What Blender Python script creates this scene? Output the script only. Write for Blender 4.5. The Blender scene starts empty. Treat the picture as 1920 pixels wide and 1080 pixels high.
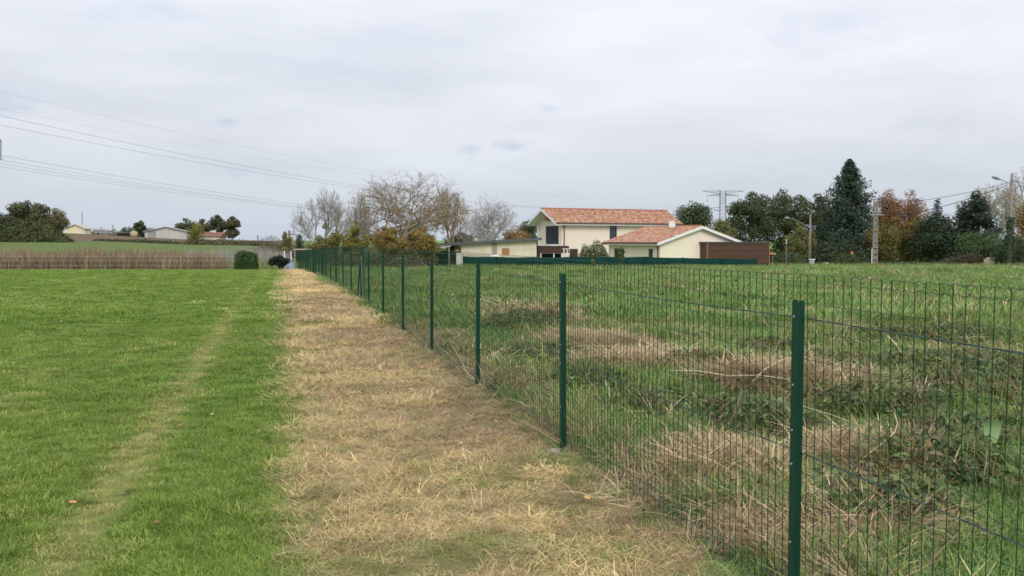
import bpy, math, random
import numpy as np
from mathutils import Vector, Matrix

# ------------------------------------------------------------------ camera, sky, sun, exposure
CAMH = 1.345                       # eye height above the near ground
F_PX, PITCH = 1750.0, math.atan((540 - 451) / 1750.0)
sc = bpy.context.scene
COL = sc.collection
cam_d = bpy.data.cameras.new('camera'); cam = bpy.data.objects.new('camera', cam_d); COL.objects.link(cam)
cam_d.sensor_width = 36; cam_d.lens = 36 * F_PX / 1920; cam_d.clip_start = 0.05; cam_d.clip_end = 6000
cam.location = (0, 0, CAMH); cam.rotation_euler = (math.pi / 2 - PITCH, 0, 0)
sc.camera = cam
sc.view_settings.view_transform = 'Standard'; sc.view_settings.look = 'None'
sc.view_settings.gamma = 1; sc.view_settings.exposure = 0.0; sc.view_settings.use_curve_mapping = False
sc.cycles.max_bounces = 3; sc.cycles.diffuse_bounces = 2; sc.cycles.glossy_bounces = 2; sc.cycles.transmission_bounces = 2
sc.cycles.use_adaptive_sampling = True; sc.cycles.adaptive_threshold = .02; sc.cycles.use_denoising = True; sc.cycles.denoiser = 'OPENIMAGEDENOISE'; sc.cycles.denoising_input_passes = 'RGB_ALBEDO_NORMAL'; sc.cycles.denoising_prefilter = 'ACCURATE'
sc.cycles.pixel_filter_type = 'BLACKMAN_HARRIS'; sc.cycles.filter_width = 1.6

SUN_EL, SUN_AZ = math.radians(38), math.radians(165)       # soft light from behind the camera
w = bpy.data.worlds.new('World'); sc.world = w; w.use_nodes = True
nt = w.node_tree; N = nt.nodes; Lk = nt.links; N.clear()
def nd(t, **kw):
    n = N.new(t)
    for k, v in kw.items():
        if k.startswith('i_'): n.inputs[k[2:].replace('_', ' ')].default_value = v
        else: setattr(n, k, v)
    return n
out = nd('ShaderNodeOutputWorld'); bg = nd('ShaderNodeBackground'); bg.inputs[1].default_value = 0.10
sky = nd('ShaderNodeTexSky', sky_type='NISHITA', sun_disc=False, sun_elevation=SUN_EL, sun_rotation=SUN_AZ)
tc = nd('ShaderNodeTexCoord')
mp = nd('ShaderNodeMapping'); mp.inputs['Scale'].default_value = (1.0, 1.0, 4.5); mp.inputs['Rotation'].default_value = (0.0, 0.10, 0.3)
Lk.new(tc.outputs['Generated'], mp.inputs[0])
n1 = nd('ShaderNodeTexNoise'); n1.inputs['Scale'].default_value = 2.2; n1.inputs['Detail'].default_value = 7; n1.inputs['Roughness'].default_value = .55
Lk.new(mp.outputs[0], n1.inputs['Vector'])
ramp = nd('ShaderNodeValToRGB'); r = ramp.color_ramp
r.elements[0].position = .34; r.elements[0].color = (6.6, 6.9, 7.6, 1)
r.elements[1].position = .64; r.elements[1].color = (8.3, 8.6, 9.25, 1)
Lk.new(n1.outputs[0], ramp.inputs[0])
# thin bluer air under the cloud base towards the horizon
sep = nd('ShaderNodeSeparateXYZ'); Lk.new(tc.outputs['Generated'], sep.inputs[0])
mr = nd('ShaderNodeMapRange'); mr.inputs['From Min'].default_value = -.02; mr.inputs['From Max'].default_value = .10
mr.inputs['To Min'].default_value = .9; mr.inputs['To Max'].default_value = 0.0
Lk.new(sep.outputs['Z'], mr.inputs[0])
hz = nd('ShaderNodeMix', data_type='RGBA'); hz.inputs['B'].default_value = (6.3, 7.2, 8.5, 1)
Lk.new(mr.outputs[0], hz.inputs['Factor']); Lk.new(ramp.outputs[0], hz.inputs['A'])
# small ragged grey scud under the sheet of cloud
last = hz.outputs['Result']
n2 = nd('ShaderNodeTexNoise'); n2.inputs['Scale'].default_value = 26; n2.inputs['Detail'].default_value = 5
mp2 = nd('ShaderNodeMapping'); mp2.inputs['Scale'].default_value = (1.0, 1.0, 2.6); Lk.new(tc.outputs['Generated'], mp2.inputs[0]); Lk.new(mp2.outputs[0], n2.inputs['Vector'])
n3 = nd('ShaderNodeTexNoise'); n3.inputs['Scale'].default_value = 4.3; n3.inputs['Detail'].default_value = 1
Lk.new(mp2.outputs[0], n3.inputs['Vector'])
def skydir(x, y):
    u, v = (x - 960) / F_PX, (540 - y) / F_PX
    d = Vector((u, math.cos(PITCH) + v * math.sin(PITCH), -math.sin(PITCH) + v * math.cos(PITCH))); return d.normalized()
for (x, y, rad, amt, flat) in [(420, 230, .024, .85, 2.6), (965, 272, .030, .9, 2.6), (880, 281, .022, .65, 1.8), (0, 190, .034, .8, 1.6), (1027, 205, .018, .5, 2.5), (445, 327, .022, .5, 2.5), (270, 10, .06, .5, 2.5), (1560, 60, .08, .3, 3.0), (1750, 235, .07, .3, 3.5), (620, 120, .06, .25, 3.0)]:
    d = skydir(x, y)
    sub = nd('ShaderNodeVectorMath', operation='SUBTRACT'); sub.inputs[1].default_value = d
    Lk.new(tc.outputs['Generated'], sub.inputs[0])
    ml = nd('ShaderNodeVectorMath', operation='MULTIPLY'); ml.inputs[1].default_value = (1, 1, flat); Lk.new(sub.outputs[0], ml.inputs[0])
    ln = nd('ShaderNodeVectorMath', operation='LENGTH'); Lk.new(ml.outputs[0], ln.inputs[0])
    wob = nd('ShaderNodeMath', operation='MULTIPLY_ADD'); wob.inputs[1].default_value = rad * 2.6; Lk.new(n2.outputs[0], wob.inputs[0]); Lk.new(ln.outputs['Value'], wob.inputs[2])
    m2 = nd('ShaderNodeMapRange', interpolation_type='SMOOTHSTEP'); m2.inputs['From Min'].default_value = rad * 1.0; m2.inputs['From Max'].default_value = rad * 2.3
    m2.inputs['To Min'].default_value = amt; m2.inputs['To Max'].default_value = 0
    Lk.new(wob.outputs[0], m2.inputs[0])
    mx = nd('ShaderNodeMix', data_type='RGBA'); mx.inputs['B'].default_value = (5.9, 6.3, 7.5, 1)
    Lk.new(m2.outputs[0], mx.inputs['Factor']); Lk.new(last, mx.inputs['A']); last = mx.outputs['Result']
fin = nd('ShaderNodeMix', data_type='RGBA'); fin.inputs['Factor'].default_value = .93
Lk.new(sky.outputs[0], fin.inputs['A']); Lk.new(last, fin.inputs['B'])
# an overcast sky brightens steadily from the horizon to the zenith
ov = nd('ShaderNodeMapRange'); ov.inputs['From Min'].default_value = 0; ov.inputs['From Max'].default_value = 1; ov.inputs['To Min'].default_value = .90; ov.inputs['To Max'].default_value = 2.0
Lk.new(sep.outputs['Z'], ov.inputs[0])
gv = nd('ShaderNodeVectorMath', operation='SCALE'); Lk.new(fin.outputs['Result'], gv.inputs[0]); Lk.new(ov.outputs[0], gv.inputs['Scale'])
Lk.new(gv.outputs[0], bg.inputs[0]); Lk.new(bg.outputs[0], out.inputs[0])

sun_d = bpy.data.lights.new('sun', 'SUN'); sun_d.energy = 1.5; sun_d.angle = math.radians(25); sun_d.color = (1, .96, .9)
sun = bpy.data.objects.new('sun', sun_d); COL.objects.link(sun)
sd = Vector((math.sin(SUN_AZ) * math.cos(SUN_EL), math.cos(SUN_AZ) * math.cos(SUN_EL), math.sin(SUN_EL)))
sun.rotation_euler = sd.to_track_quat('Z', 'Y').to_euler()

# ------------------------------------------------------------------ helpers
rng = np.random.default_rng(7)
_tab = np.random.default_rng(3).random((256, 256))
def vnoise(x, y, s=1.0, seed=0):
    x = np.asarray(x, float) / s + seed * 17.3; y = np.asarray(y, float) / s + seed * 9.7
    xi = np.floor(x).astype(int); yi = np.floor(y).astype(int); fx = x - xi; fy = y - yi
    fx = fx * fx * (3 - 2 * fx); fy = fy * fy * (3 - 2 * fy)
    a = _tab[xi % 256, yi % 256]; b = _tab[(xi + 1) % 256, yi % 256]; c = _tab[xi % 256, (yi + 1) % 256]; d = _tab[(xi + 1) % 256, (yi + 1) % 256]
    return (a * (1 - fx) + b * fx) * (1 - fy) + (c * (1 - fx) + d * fx) * fy
def fbm(x, y, s=1.0, seed=0, o=3):
    return sum(vnoise(x, y, s / 2 ** i, seed + i) * .5 ** i for i in range(o)) / sum(.5 ** i for i in range(o))
def sstep(a, b, x):
    t = np.clip((np.asarray(x, float) - a) / (b - a), 0, 1); return t * t * (3 - 2 * t)

def tag(o, label=None, cat=None, group=None, kind=None):
    for k, v in (('label', label), ('category', cat), ('group', group), ('kind', kind)):
        if v: o[k] = v
    return o
def empty(name, loc=(0, 0, 0), rz=0, label=None, cat=None, group=None):
    o = bpy.data.objects.new(name, None); COL.objects.link(o); o.location = loc; o.rotation_euler = (0, 0, rz)
    o.empty_display_size = .2
    return tag(o, label, cat, group)
def link(name, me, mat=None, parent=None):
    o = bpy.data.objects.new(name, me); COL.objects.link(o)
    if mat is not None and not me.materials: me.materials.append(mat)
    if parent is not None: o.parent = parent
    return o
def np_mesh(name, V, Fc, tint=None, smooth=False):
    """V (n,3), Fc (m,k) int array of equal-sized faces"""
    V = np.asarray(V, np.float32); Fc = np.asarray(Fc, np.int32); m, k = Fc.shape
    me = bpy.data.meshes.new(name)
    me.vertices.add(len(V)); me.vertices.foreach_set('co', V.ravel())
    me.loops.add(m * k); me.loops.foreach_set('vertex_index', Fc.ravel())
    me.polygons.add(m); me.polygons.foreach_set('loop_start', np.arange(0, m * k, k, dtype=np.int32))
    if smooth: me.polygons.foreach_set('use_smooth', np.ones(m, bool))
    me.update(calc_edges=True)
    if tint is not None:
        a = me.color_attributes.new('tint', 'FLOAT_COLOR', 'POINT')
        T = np.ones((len(V), 4), np.float32); T[:, :3] = tint; a.data.foreach_set('color', T.ravel())
    return me

class MB:
    """collects shapes for one mesh"""
    def __init__(s): s.v = []; s.f = []; s.t = []; s.cur = (1, 1, 1)
    def add(s, vs, fs):
        b = len(s.v); s.v += [tuple(v) for v in vs]; s.t += [s.cur] * len(vs); s.f += [tuple(i + b for i in f) for f in fs]; return s
    def box(s, x0, x1, y0, y1, z0, z1):
        return s.add([(x0, y0, z0), (x1, y0, z0), (x1, y1, z0), (x0, y1, z0), (x0, y0, z1), (x1, y0, z1), (x1, y1, z1), (x0, y1, z1)],
                     [(0, 3, 2, 1), (4, 5, 6, 7), (0, 1, 5, 4), (1, 2, 6, 5), (2, 3, 7, 6), (3, 0, 4, 7)])
    def bar(s, p, q, wd, hd=None, up=(0, 0, 1)):
        p, q = Vector(p), Vector(q); d = (q - p).normalized(); u = Vector(up)
        if abs(d.dot(u)) > .98: u = Vector((1, 0, 0))
        a = d.cross(u).normalized() * wd / 2; b = a.cross(d).normalized() * (hd or wd) / 2
        vs = [p - a - b, p + a - b, p + a + b, p - a + b, q - a - b, q + a - b, q + a + b, q - a + b]
        return s.add(vs, [(0, 3, 2, 1), (4, 5, 6, 7), (0, 1, 5, 4), (1, 2, 6, 5), (2, 3, 7, 6), (3, 0, 4, 7)])
    def tube(s, pts, rad, n=6, cap=True):
        pts = [Vector(p) for p in pts]; k = len(pts)
        rr = rad if isinstance(rad, (list, tuple)) else [rad] * k
        vs = []
        for i, p in enumerate(pts):
            d = (pts[min(i + 1, k - 1)] - pts[max(i - 1, 0)]).normalized()
            u = Vector((0, 0, 1)) if abs(d.z) < .9 else Vector((1, 0, 0))
            a = d.cross(u).normalized(); b = a.cross(d)
            for j in range(n):
                t = 2 * math.pi * j / n; vs.append(p + (a * math.cos(t) + b * math.sin(t)) * rr[i])
        fs = [(i * n + j, i * n + (j + 1) % n, (i + 1) * n + (j + 1) % n, (i + 1) * n + j) for i in range(k - 1) for j in range(n)]
        if cap: fs += [tuple(range(n))[::-1], tuple((k - 1) * n + j for j in range(n))]
        return s.add(vs, fs)
    def prism(s, poly, y0, y1):
        """poly: list of (x,z); extruded along y"""
        n = len(poly)
        vs = [(x, y0, z) for x, z in poly] + [(x, y1, z) for x, z in poly]
        return s.add(vs, [tuple(range(n)), tuple(range(2 * n - 1, n - 1, -1))] + [(i, i + n, (i + 1) % n + n, (i + 1) % n) for i in range(n)])
    def build(s, name, mat=None, parent=None, smooth=False, tint=False):
        me = bpy.data.meshes.new(name); me.from_pydata(s.v, [], s.f); me.update()
        if smooth: me.polygons.foreach_set('use_smooth', np.ones(len(me.polygons), bool))
        if tint:
            a = me.color_attributes.new('tint', 'FLOAT_COLOR', 'POINT'); T = np.ones((len(s.v), 4), np.float32); T[:, :3] = s.t; a.data.foreach_set('color', T.ravel())
        return link(name, me, mat, parent)

# ------------------------------------------------------------------ materials
M = {}
def mat(name, col, rough=.8, var=.15, scale=3.0, bump=0.0, bscale=30.0, spec=.3, metal=0.0, stretch=(1, 1, 1), col2=None, tint=None, transl=0.0, emit=None):
    """principled with noise variation; tint: 'geo' or 'inst' reads the tint attribute of the mesh / of the instance"""
    m = bpy.data.materials.new(name); m.use_nodes = True; t = m.node_tree; n = t.nodes; l = t.links
    p = n['Principled BSDF']; p.inputs['Roughness'].default_value = rough; p.inputs['Specular IOR Level'].default_value = spec; p.inputs['Metallic'].default_value = metal
    tcn = n.new('ShaderNodeTexCoord'); mpn = n.new('ShaderNodeMapping'); mpn.inputs['Scale'].default_value = stretch
    l.new(tcn.outputs['Object'], mpn.inputs[0])
    ns = n.new('ShaderNodeTexNoise'); ns.inputs['Scale'].default_value = scale; ns.inputs['Detail'].default_value = 6; ns.inputs['Roughness'].default_value = .6
    l.new(mpn.outputs[0], ns.inputs['Vector'])
    if tint:
        at = n.new('ShaderNodeAttribute'); at.attribute_name = 'tint'; at.attribute_type = 'GEOMETRY' if tint == 'geo' else 'INSTANCER'
        base = at.outputs['Color']
        if tint == 'inst':
            a2 = n.new('ShaderNodeAttribute'); a2.attribute_name = 'tint'
            mm = n.new('ShaderNodeMix'); mm.data_type = 'RGBA'; mm.blend_type = 'MULTIPLY'; mm.inputs['Factor'].default_value = 1
            l.new(at.outputs['Color'], mm.inputs['A']); l.new(a2.outputs['Color'], mm.inputs['B']); base = mm.outputs['Result']
    mx = n.new('ShaderNodeMix'); mx.data_type = 'RGBA'
    rp = n.new('ShaderNodeMapRange'); rp.inputs['From Min'].default_value = .3; rp.inputs['From Max'].default_value = .7
    l.new(ns.outputs[0], rp.inputs[0]); l.new(rp.outputs[0], mx.inputs['Factor'])
    if tint:
        g = n.new('ShaderNodeMix'); g.data_type = 'RGBA'; g.blend_type = 'MULTIPLY'; g.inputs['Factor'].default_value = 1; g.inputs['B'].default_value = (1 - var, 1 - var, 1 - var, 1)
        l.new(base, g.inputs['A']); l.new(g.outputs['Result'], mx.inputs['A']); l.new(base, mx.inputs['B'])
    else:
        c2 = col2 or tuple(min(1, c * (1 + var)) for c in col); c1 = col if col2 else tuple(c * (1 - var) for c in col)
        mx.inputs['A'].default_value = (*c1, 1); mx.inputs['B'].default_value = (*c2, 1)
    if tint and var == 0:        # plain leaves and blades: the attribute alone
        col_out = base
        for q in (ns, rp, mx, g, mpn, tcn): n.remove(q)
    else: col_out = mx.outputs['Result']
    l.new(col_out, p.inputs['Base Color'])
    if bump:
        nb = n.new('ShaderNodeTexNoise'); nb.inputs['Scale'].default_value = bscale; nb.inputs['Detail'].default_value = 5; l.new(mpn.outputs[0], nb.inputs['Vector'])
        bp = n.new('ShaderNodeBump'); bp.inputs['Strength'].default_value = bump; bp.inputs['Distance'].default_value = .02; l.new(nb.outputs[0], bp.inputs['Height']); l.new(bp.outputs[0], p.inputs['Normal'])
    if transl:
        tr = n.new('ShaderNodeBsdfTranslucent'); l.new(col_out, tr.inputs[0])
        ms = n.new('ShaderNodeMixShader'); ms.inputs[0].default_value = transl; l.new(p.outputs[0], ms.inputs[1]); l.new(tr.outputs[0], ms.inputs[2])
        l.new(ms.outputs[0], n['Material Output'].inputs[0])
    M[name] = m; return m
mat('blade', (1, 1, 1), rough=.55, var=.0, spec=.25, tint='inst', transl=.22)
mat('leaf', (1, 1, 1), rough=.6, var=.0, spec=.2, tint='geo', transl=.18)
mat('soil', (1, 1, 1), rough=.95, var=.35, scale=9, bump=.6, bscale=14, spec=.05, tint='geo')
mat('bark', (.16, .135, .11), rough=.9, var=.3, scale=6, spec=.1)
mat('bark_pale', (.33, .305, .27), rough=.9, var=.25, scale=4, spec=.1)
mat('bark_walnut', (.30, .24, .175), rough=.9, var=.25, scale=4, spec=.1)
mat('green_paint', (.0055, .050, .026), rough=.55, var=.12, scale=8, spec=.25)
mat('green_wire', (.008, .055, .022), rough=.6, var=.1, scale=8, spec=.2)
mat('tension_wire', (.022, .07, .058), rough=.55, var=.15, scale=10, spec=.5)
mat('zinc', (.55, .57, .57), rough=.4, var=.15, scale=30, metal=.6)
mat('footing', (.30, .27, .235), rough=.95, var=.3, scale=18, bump=.5)
mat('concrete', (.42, .40, .37), rough=.9, var=.2, scale=8, bump=.3)
mat('old_concrete', (.24, .205, .18), rough=.9, var=.25, scale=3, bump=.3)
mat('render_cream', (.86, .75, .605), rough=.9, var=.035, scale=1.2, spec=.1)
mat('render_old', (.72, .63, .49), rough=.92, var=.12, scale=.8, spec=.1)
mat('white_paint', (.78, .78, .76), rough=.55, var=.04, scale=3)
mat('tile', (1, 1, 1), rough=.85, var=.12, scale=9, bump=.3, bscale=25, spec=.15, tint='geo')
mat('brown_frame', (.05, .035, .03), rough=.5, var=.1)
mat('pipe_brown', (.10, .07, .055), rough=.5, var=.1)
mat('wood_dark', (1, 1, 1), rough=.75, var=.3, scale=2.5, stretch=(.4, 1, 9), tint='geo', bump=.2)
mat('wood_brown', (.075, .037, .027), rough=.7, var=.2, scale=4)
mat('wood_orange', (.42, .20, .10), rough=.75, var=.15, scale=5, stretch=(1, 1, 6))
mat('glass', (.035, .045, .06), rough=.06, var=.0, spec=.6)
mat('roof_grey', (.10, .105, .115), rough=.6, var=.2, scale=2)
mat('sheet_pale', (.50, .47, .43), rough=.5, var=.15, scale=2)
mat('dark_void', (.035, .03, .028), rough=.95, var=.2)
mat('screen_green', (.0035, .035, .028), rough=.8, var=.22, scale=1.1, stretch=(1, 1, .5), spec=.15)
mat('steel', (.27, .285, .30), rough=.5, var=.1, metal=.3)
mat('pylon_steel', (.15, .16, .18), rough=.6, var=.1)
mat('cable', (.20, .205, .22), rough=.6, var=.05)
mat('black_cable', (.03, .03, .033), rough=.6, var=.05)
mat('barn_wall', (.52, .49, .45), rough=.9, var=.12, scale=.6, stretch=(2, 2, .6))
mat('barn_roof', (.30, .30, .31), rough=.7, var=.15, scale=.8)
mat('yellow_wall', (.80, .70, .46), rough=.9, var=.05)
mat('tank', (.42, .33, .20), rough=.7, var=.2)
mat('pale_roof', (.45, .40, .33), rough=.9, var=.1)
mat('cross_wire', (.035, .10, .075), rough=.5, var=.1, scale=8, spec=.35)  # sky reflection on the wire tops painted in as lighter teal
mat('far_roof', (.19, .095, .07), rough=.9, var=.2, scale=2)
mat('blue_tarp', (.22, .30, .36), rough=.5, var=.3, scale=6)
mat('orange_plastic', (.75, .22, .06), rough=.5, var=.1)
mat('stone', (.40, .34, .25), rough=.95, var=.25, scale=6, bump=.4)
mat('render_beige', (.52, .45, .34), rough=.9, var=.1)
mat('straw_stick', (.56, .46, .29), rough=.8, var=.2, scale=14)
mat('brown_stick', (.22, .145, .10), rough=.85, var=.25, scale=12)
mat('black_plastic', (.02, .02, .025), rough=.5, var=.1)
mat('lamp_glass', (.75, .77, .75), rough=.25, var=.03)
mat('mixer_red', (.42, .22, .17), rough=.6, var=.3, scale=5)

# ------------------------------------------------------------------ terrain
def gz(X, Y):
    """ground height; the camera stands 1.345 m above zero"""
    X = np.asarray(X, float); Y = np.asarray(Y, float)
    base = np.interp(Y, [-60, 0, 18, 26, 33, 40, 46, 53, 59, 75, 100, 125, 160, 300, 700, 3000], [0, 0, 0, -.04, -.12, -.2, -.275, -.4, -.545, -.96, -1.625, -1.9, -2.0, -1.0, 1.2, 1.4])
    a = X / np.maximum(Y, 1)
    crest = np.interp(a, [-.60, -.47, -.36, -.30, -.22], [3.4, 3.15, 1.75, 1.45, 1.2])
    prof = np.interp(Y, [56, 62, 80, 120, 160, 185, 230, 300], [0, 0, .10, .30, .50, .60, 1.0, 1.0])
    hill = -.56 + prof * (crest + .56)
    wt = sstep(-.20, -.27, a) * sstep(56, 66, Y)
    z = base * (1 - wt) + hill * wt
    t = X + .247 * Y
    near = 1 - sstep(30, 60, Y)
    z = z + near * (fbm(X, Y, 1.7, 2, 3) - .5) * np.where(t < 0, .05, .10) * (1 - np.exp(-((t - 1.82) / .7) ** 2))
    # the wheel track is a shallow rut, the cut stuff beyond the fence lies in low heaps
    z = z - near * .025 * np.exp(-((t + .9) / .22) ** 2)
    for (x, y, rx, ry, h) in HEAPS:
        z = z + h * np.exp(-(((X - x) / rx) ** 2 + ((Y - y) / ry) ** 2) * 1.4)
    return z
HEAPS = [(.45, 15.8, .9, 2.2, .16), (1.35, 9.9, .9, .8, .09), (1.0, 11.8, .8, .9, .09), (2.7, 8.3, .6, 1.1, .13), (2.1, 8.3, .45, .5, .13), (2.3, 5.7, .42, .5, .09), (1.25, 5.4, .4, .6, .07), (1.75, 4.35, .45, .25, .02)]
BRAMBLES = [(4.3, 9.4, 1.2, .9), (4.3, 8.0, .9, .7), (1.75, 6.8, .42, .42), (2.55, 5.35, .42, .3), (1.25, 7.25, .4, .4), (2.95, 7.3, .5, .4), (.35, 10.6, .45, .6), (3.2, 11.3, .4, .5), (3.3, 6.3, .5, .4), (.2, 14.2, .6, .9), (5.6, 12.5, 1.0, .7), (2.0, 9.6, .35, .3), (1.9, 4.6, .25, .25), (6.2, 9.0, .8, .8), (.75, 8.6, .3, .4)]
def tcoord(X, Y): return X + .247 * Y
def edge(Y, X=0): return .16 * (fbm(X * 0 + 3, Y, 1.1, 5, 3) - .5) + .05 * (fbm(X, Y, .3, 6, 2) - .5)
FT = 1.82                       # the fence line, measured across from the lawn edge
def straw_field(X, Y):
    """share of dead cut stuff in the rough field beyond the fence"""
    m = np.zeros(np.shape(X))
    for (x, y, rx, ry, h) in HEAPS:
        m = np.maximum(m, 1.15 * np.exp(-(((X - x) / (rx * 1.0)) ** 2 + ((Y - y) / (ry * 1.0)) ** 2)))
    t = tcoord(X, Y)
    m = np.maximum(m, .48 * np.exp(-((t - FT - .2) / .75) ** 2) * (1 - sstep(14, 26, Y)))
    m = np.maximum(m, .30 * (1 - sstep(5.0, 6.6, Y)))
    m = sstep(.28, .72, m * (.25 + .85 * fbm(X, Y, .50, 11, 3) + .55 * vnoise(X, Y, .16, 13))) + .30 * (fbm(X, Y, .9, 21, 3) - .42) * (1 - .6 * sstep(20, 60, Y))
    return np.clip(m, 0, 1)
def bramble(X, Y):
    m = np.zeros(np.shape(X))
    for (x, y, rx, ry) in BRAMBLES:
        m = np.maximum(m, np.exp(-(((X - x) / (rx * 1.25)) ** 2 + ((Y - y) / (ry * 1.25)) ** 2)))
    return m * (.55 + .9 * fbm(X, Y, .5, 81, 2))
C = lambda *c: np.array(c, float)
LAWN, LAWN2, LAWND = C(.145, .255, .034), C(.220, .325, .058), C(.38, .395, .135)
STRAW, STRAWB, STRAWG = C(.79, .64, .32), C(.48, .36, .20), C(.44, .42, .16)
FIELD, FIELD2, FIELDD = C(.125, .26, .055), C(.225, .345, .10), C(.55, .44, .265)
def lerp(a, b, t): t = np.asarray(t)[..., None]; return a * (1 - t) + b * t
def track(X, Y):
    t = tcoord(X, Y)
    j = .10 * (fbm(X * 0 + 1, Y, 2.5, 31, 2) - .5)
    g = .45 + .9 * fbm(X, Y, .8, 33, 3)
    return np.clip(np.exp(-((t + .92 + j) / .15) ** 2) * (.35 + .75 * g) * 1.05 + .35 * np.exp(-((t + 2.35 + j) / .25) ** 2) * g * (1 - sstep(5, 12, Y)), 0, 1)
def zone_color(X, Y):
    """mean colour of what grows at a place"""
    t = tcoord(X, Y) - edge(Y, X)
    lawn = lerp(LAWN, LAWN2, fbm(X, Y, 3.0, 41, 3)); lawn = lerp(lawn, LAWND, np.clip(track(X, Y) * .8 + .5 * sstep(.60, .8, fbm(X, Y, .7, 43, 3)) * (1 - sstep(12, 30, Y)), 0, 1))
    br = sstep(.40, .62, fbm(X, Y, 1.1, 51, 3) + .30 * (t / FT - .45)) * (1 - .55 * sstep(25, 45, Y))
    straw = lerp(STRAW, STRAWB, br); straw = lerp(straw, STRAWG, .8 * sstep(.52, .72, fbm(X, Y, .75, 61, 3)) * (1 - sstep(14, 30, Y)))
    fld = lerp(FIELD, FIELD2, np.clip(fbm(X, Y, 2.2, 71, 3) * .9 + .35 * sstep(25, 90, Y), 0, 1))
    fld = lerp(fld, lerp(FIELDD, STRAWB, .5 * np.ones(np.shape(X))), straw_field(X, Y))
    c = np.where((t < 0)[..., None], lawn, np.where((t < FT)[..., None], straw, fld))
    far = sstep(60, 64, Y) * sstep(-.19, -.25, X / np.maximum(Y, 1))
    hillc = np.where((Y < 168)[..., None], C(.15, .20, .065), np.where((Y < 232)[..., None], C(.20, .135, .09), C(.13, .14, .06)))
    c = c * (1 - far[..., None]) + hillc * far[..., None]
    return c
gx = np.concatenate([-np.geomspace(8, 1500, 75)[::-1], np.linspace(-8, 9, 155)[1:-1], np.geomspace(9, 1500, 75)])
gy = np.concatenate([[-60, -30, -12, -5, -1, .5], np.linspace(1.5, 15, 115), np.geomspace(15, 110, 110)[1:], np.geomspace(110, 3000, 45)[1:]])
GX, GY = np.meshgrid(gx, gy)
GZ = gz(GX, GY)
nx, ny = len(gx), len(gy)
idx = np.arange(nx * ny).reshape(ny, nx)
Fq = np.stack([idx[:-1, :-1], idx[:-1, 1:], idx[1:, 1:], idx[1:, :-1]], -1).reshape(-1, 4)
gcol = zone_color(GX, GY)
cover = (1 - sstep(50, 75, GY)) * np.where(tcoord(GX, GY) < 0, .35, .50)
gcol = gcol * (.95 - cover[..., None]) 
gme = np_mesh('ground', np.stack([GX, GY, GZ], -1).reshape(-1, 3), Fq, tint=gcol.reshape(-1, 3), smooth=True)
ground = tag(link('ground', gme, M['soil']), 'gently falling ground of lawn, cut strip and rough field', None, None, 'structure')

def P(x, y, Z):
    """the place seen in direction (x, y) of the photograph at forward distance Z"""
    u, v = (x - 960) / F_PX, (540 - y) / F_PX
    d = Vector((u, math.cos(PITCH) + v * math.sin(PITCH), -math.sin(PITCH) + v * math.cos(PITCH)))
    return Vector((0, 0, CAMH)) + d * (Z / d.y)
def g1(x, y): return float(gz(np.array([x]), np.array([y]))[0])
def onground(px, Z):
    X = (px - 960) / F_PX * Z; return Vector((X, Z, g1(X, Z)))

# ------------------------------------------------------------------ the green wire fence
def fence_xy():
    pts = []
    for i in range(-1, 17):
        Z = 3.37 + 2.58 * i if i > 0 else (3.26 if i == 0 else .7)
        t = FT if Z < 25 else FT - .0 
        pts.append((t - .250 * Z + .0, Z))
    # measured small kinks of the line, then the last bays swing to the left
    px = {7: 677, 8: 658, 9: 643, 10: 630, 11: 620, 12: 611, 13: 604, 14: 598, 15: 591.5, 16: 586.7}
    for i, x in px.items():
        X, Z = pts[i + 1]; pts[i + 1] = ((x - 960) / F_PX * Z, Z)
    for x, Z in ((582, 47.0), (577.5, 49.4), (573, 51.8), (569, 54.2), (565, 56.3), (561.5, 58.2), (558, 60.0)):
        pts.append(((x - 960) / F_PX * Z, Z))
    return pts
fence = empty('wire_mesh_fence', (0, 0, 0), 0, 'long dark green welded wire mesh fence on slim green posts', 'fence')
FP = fence_xy()
PH = 1.14
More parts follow.
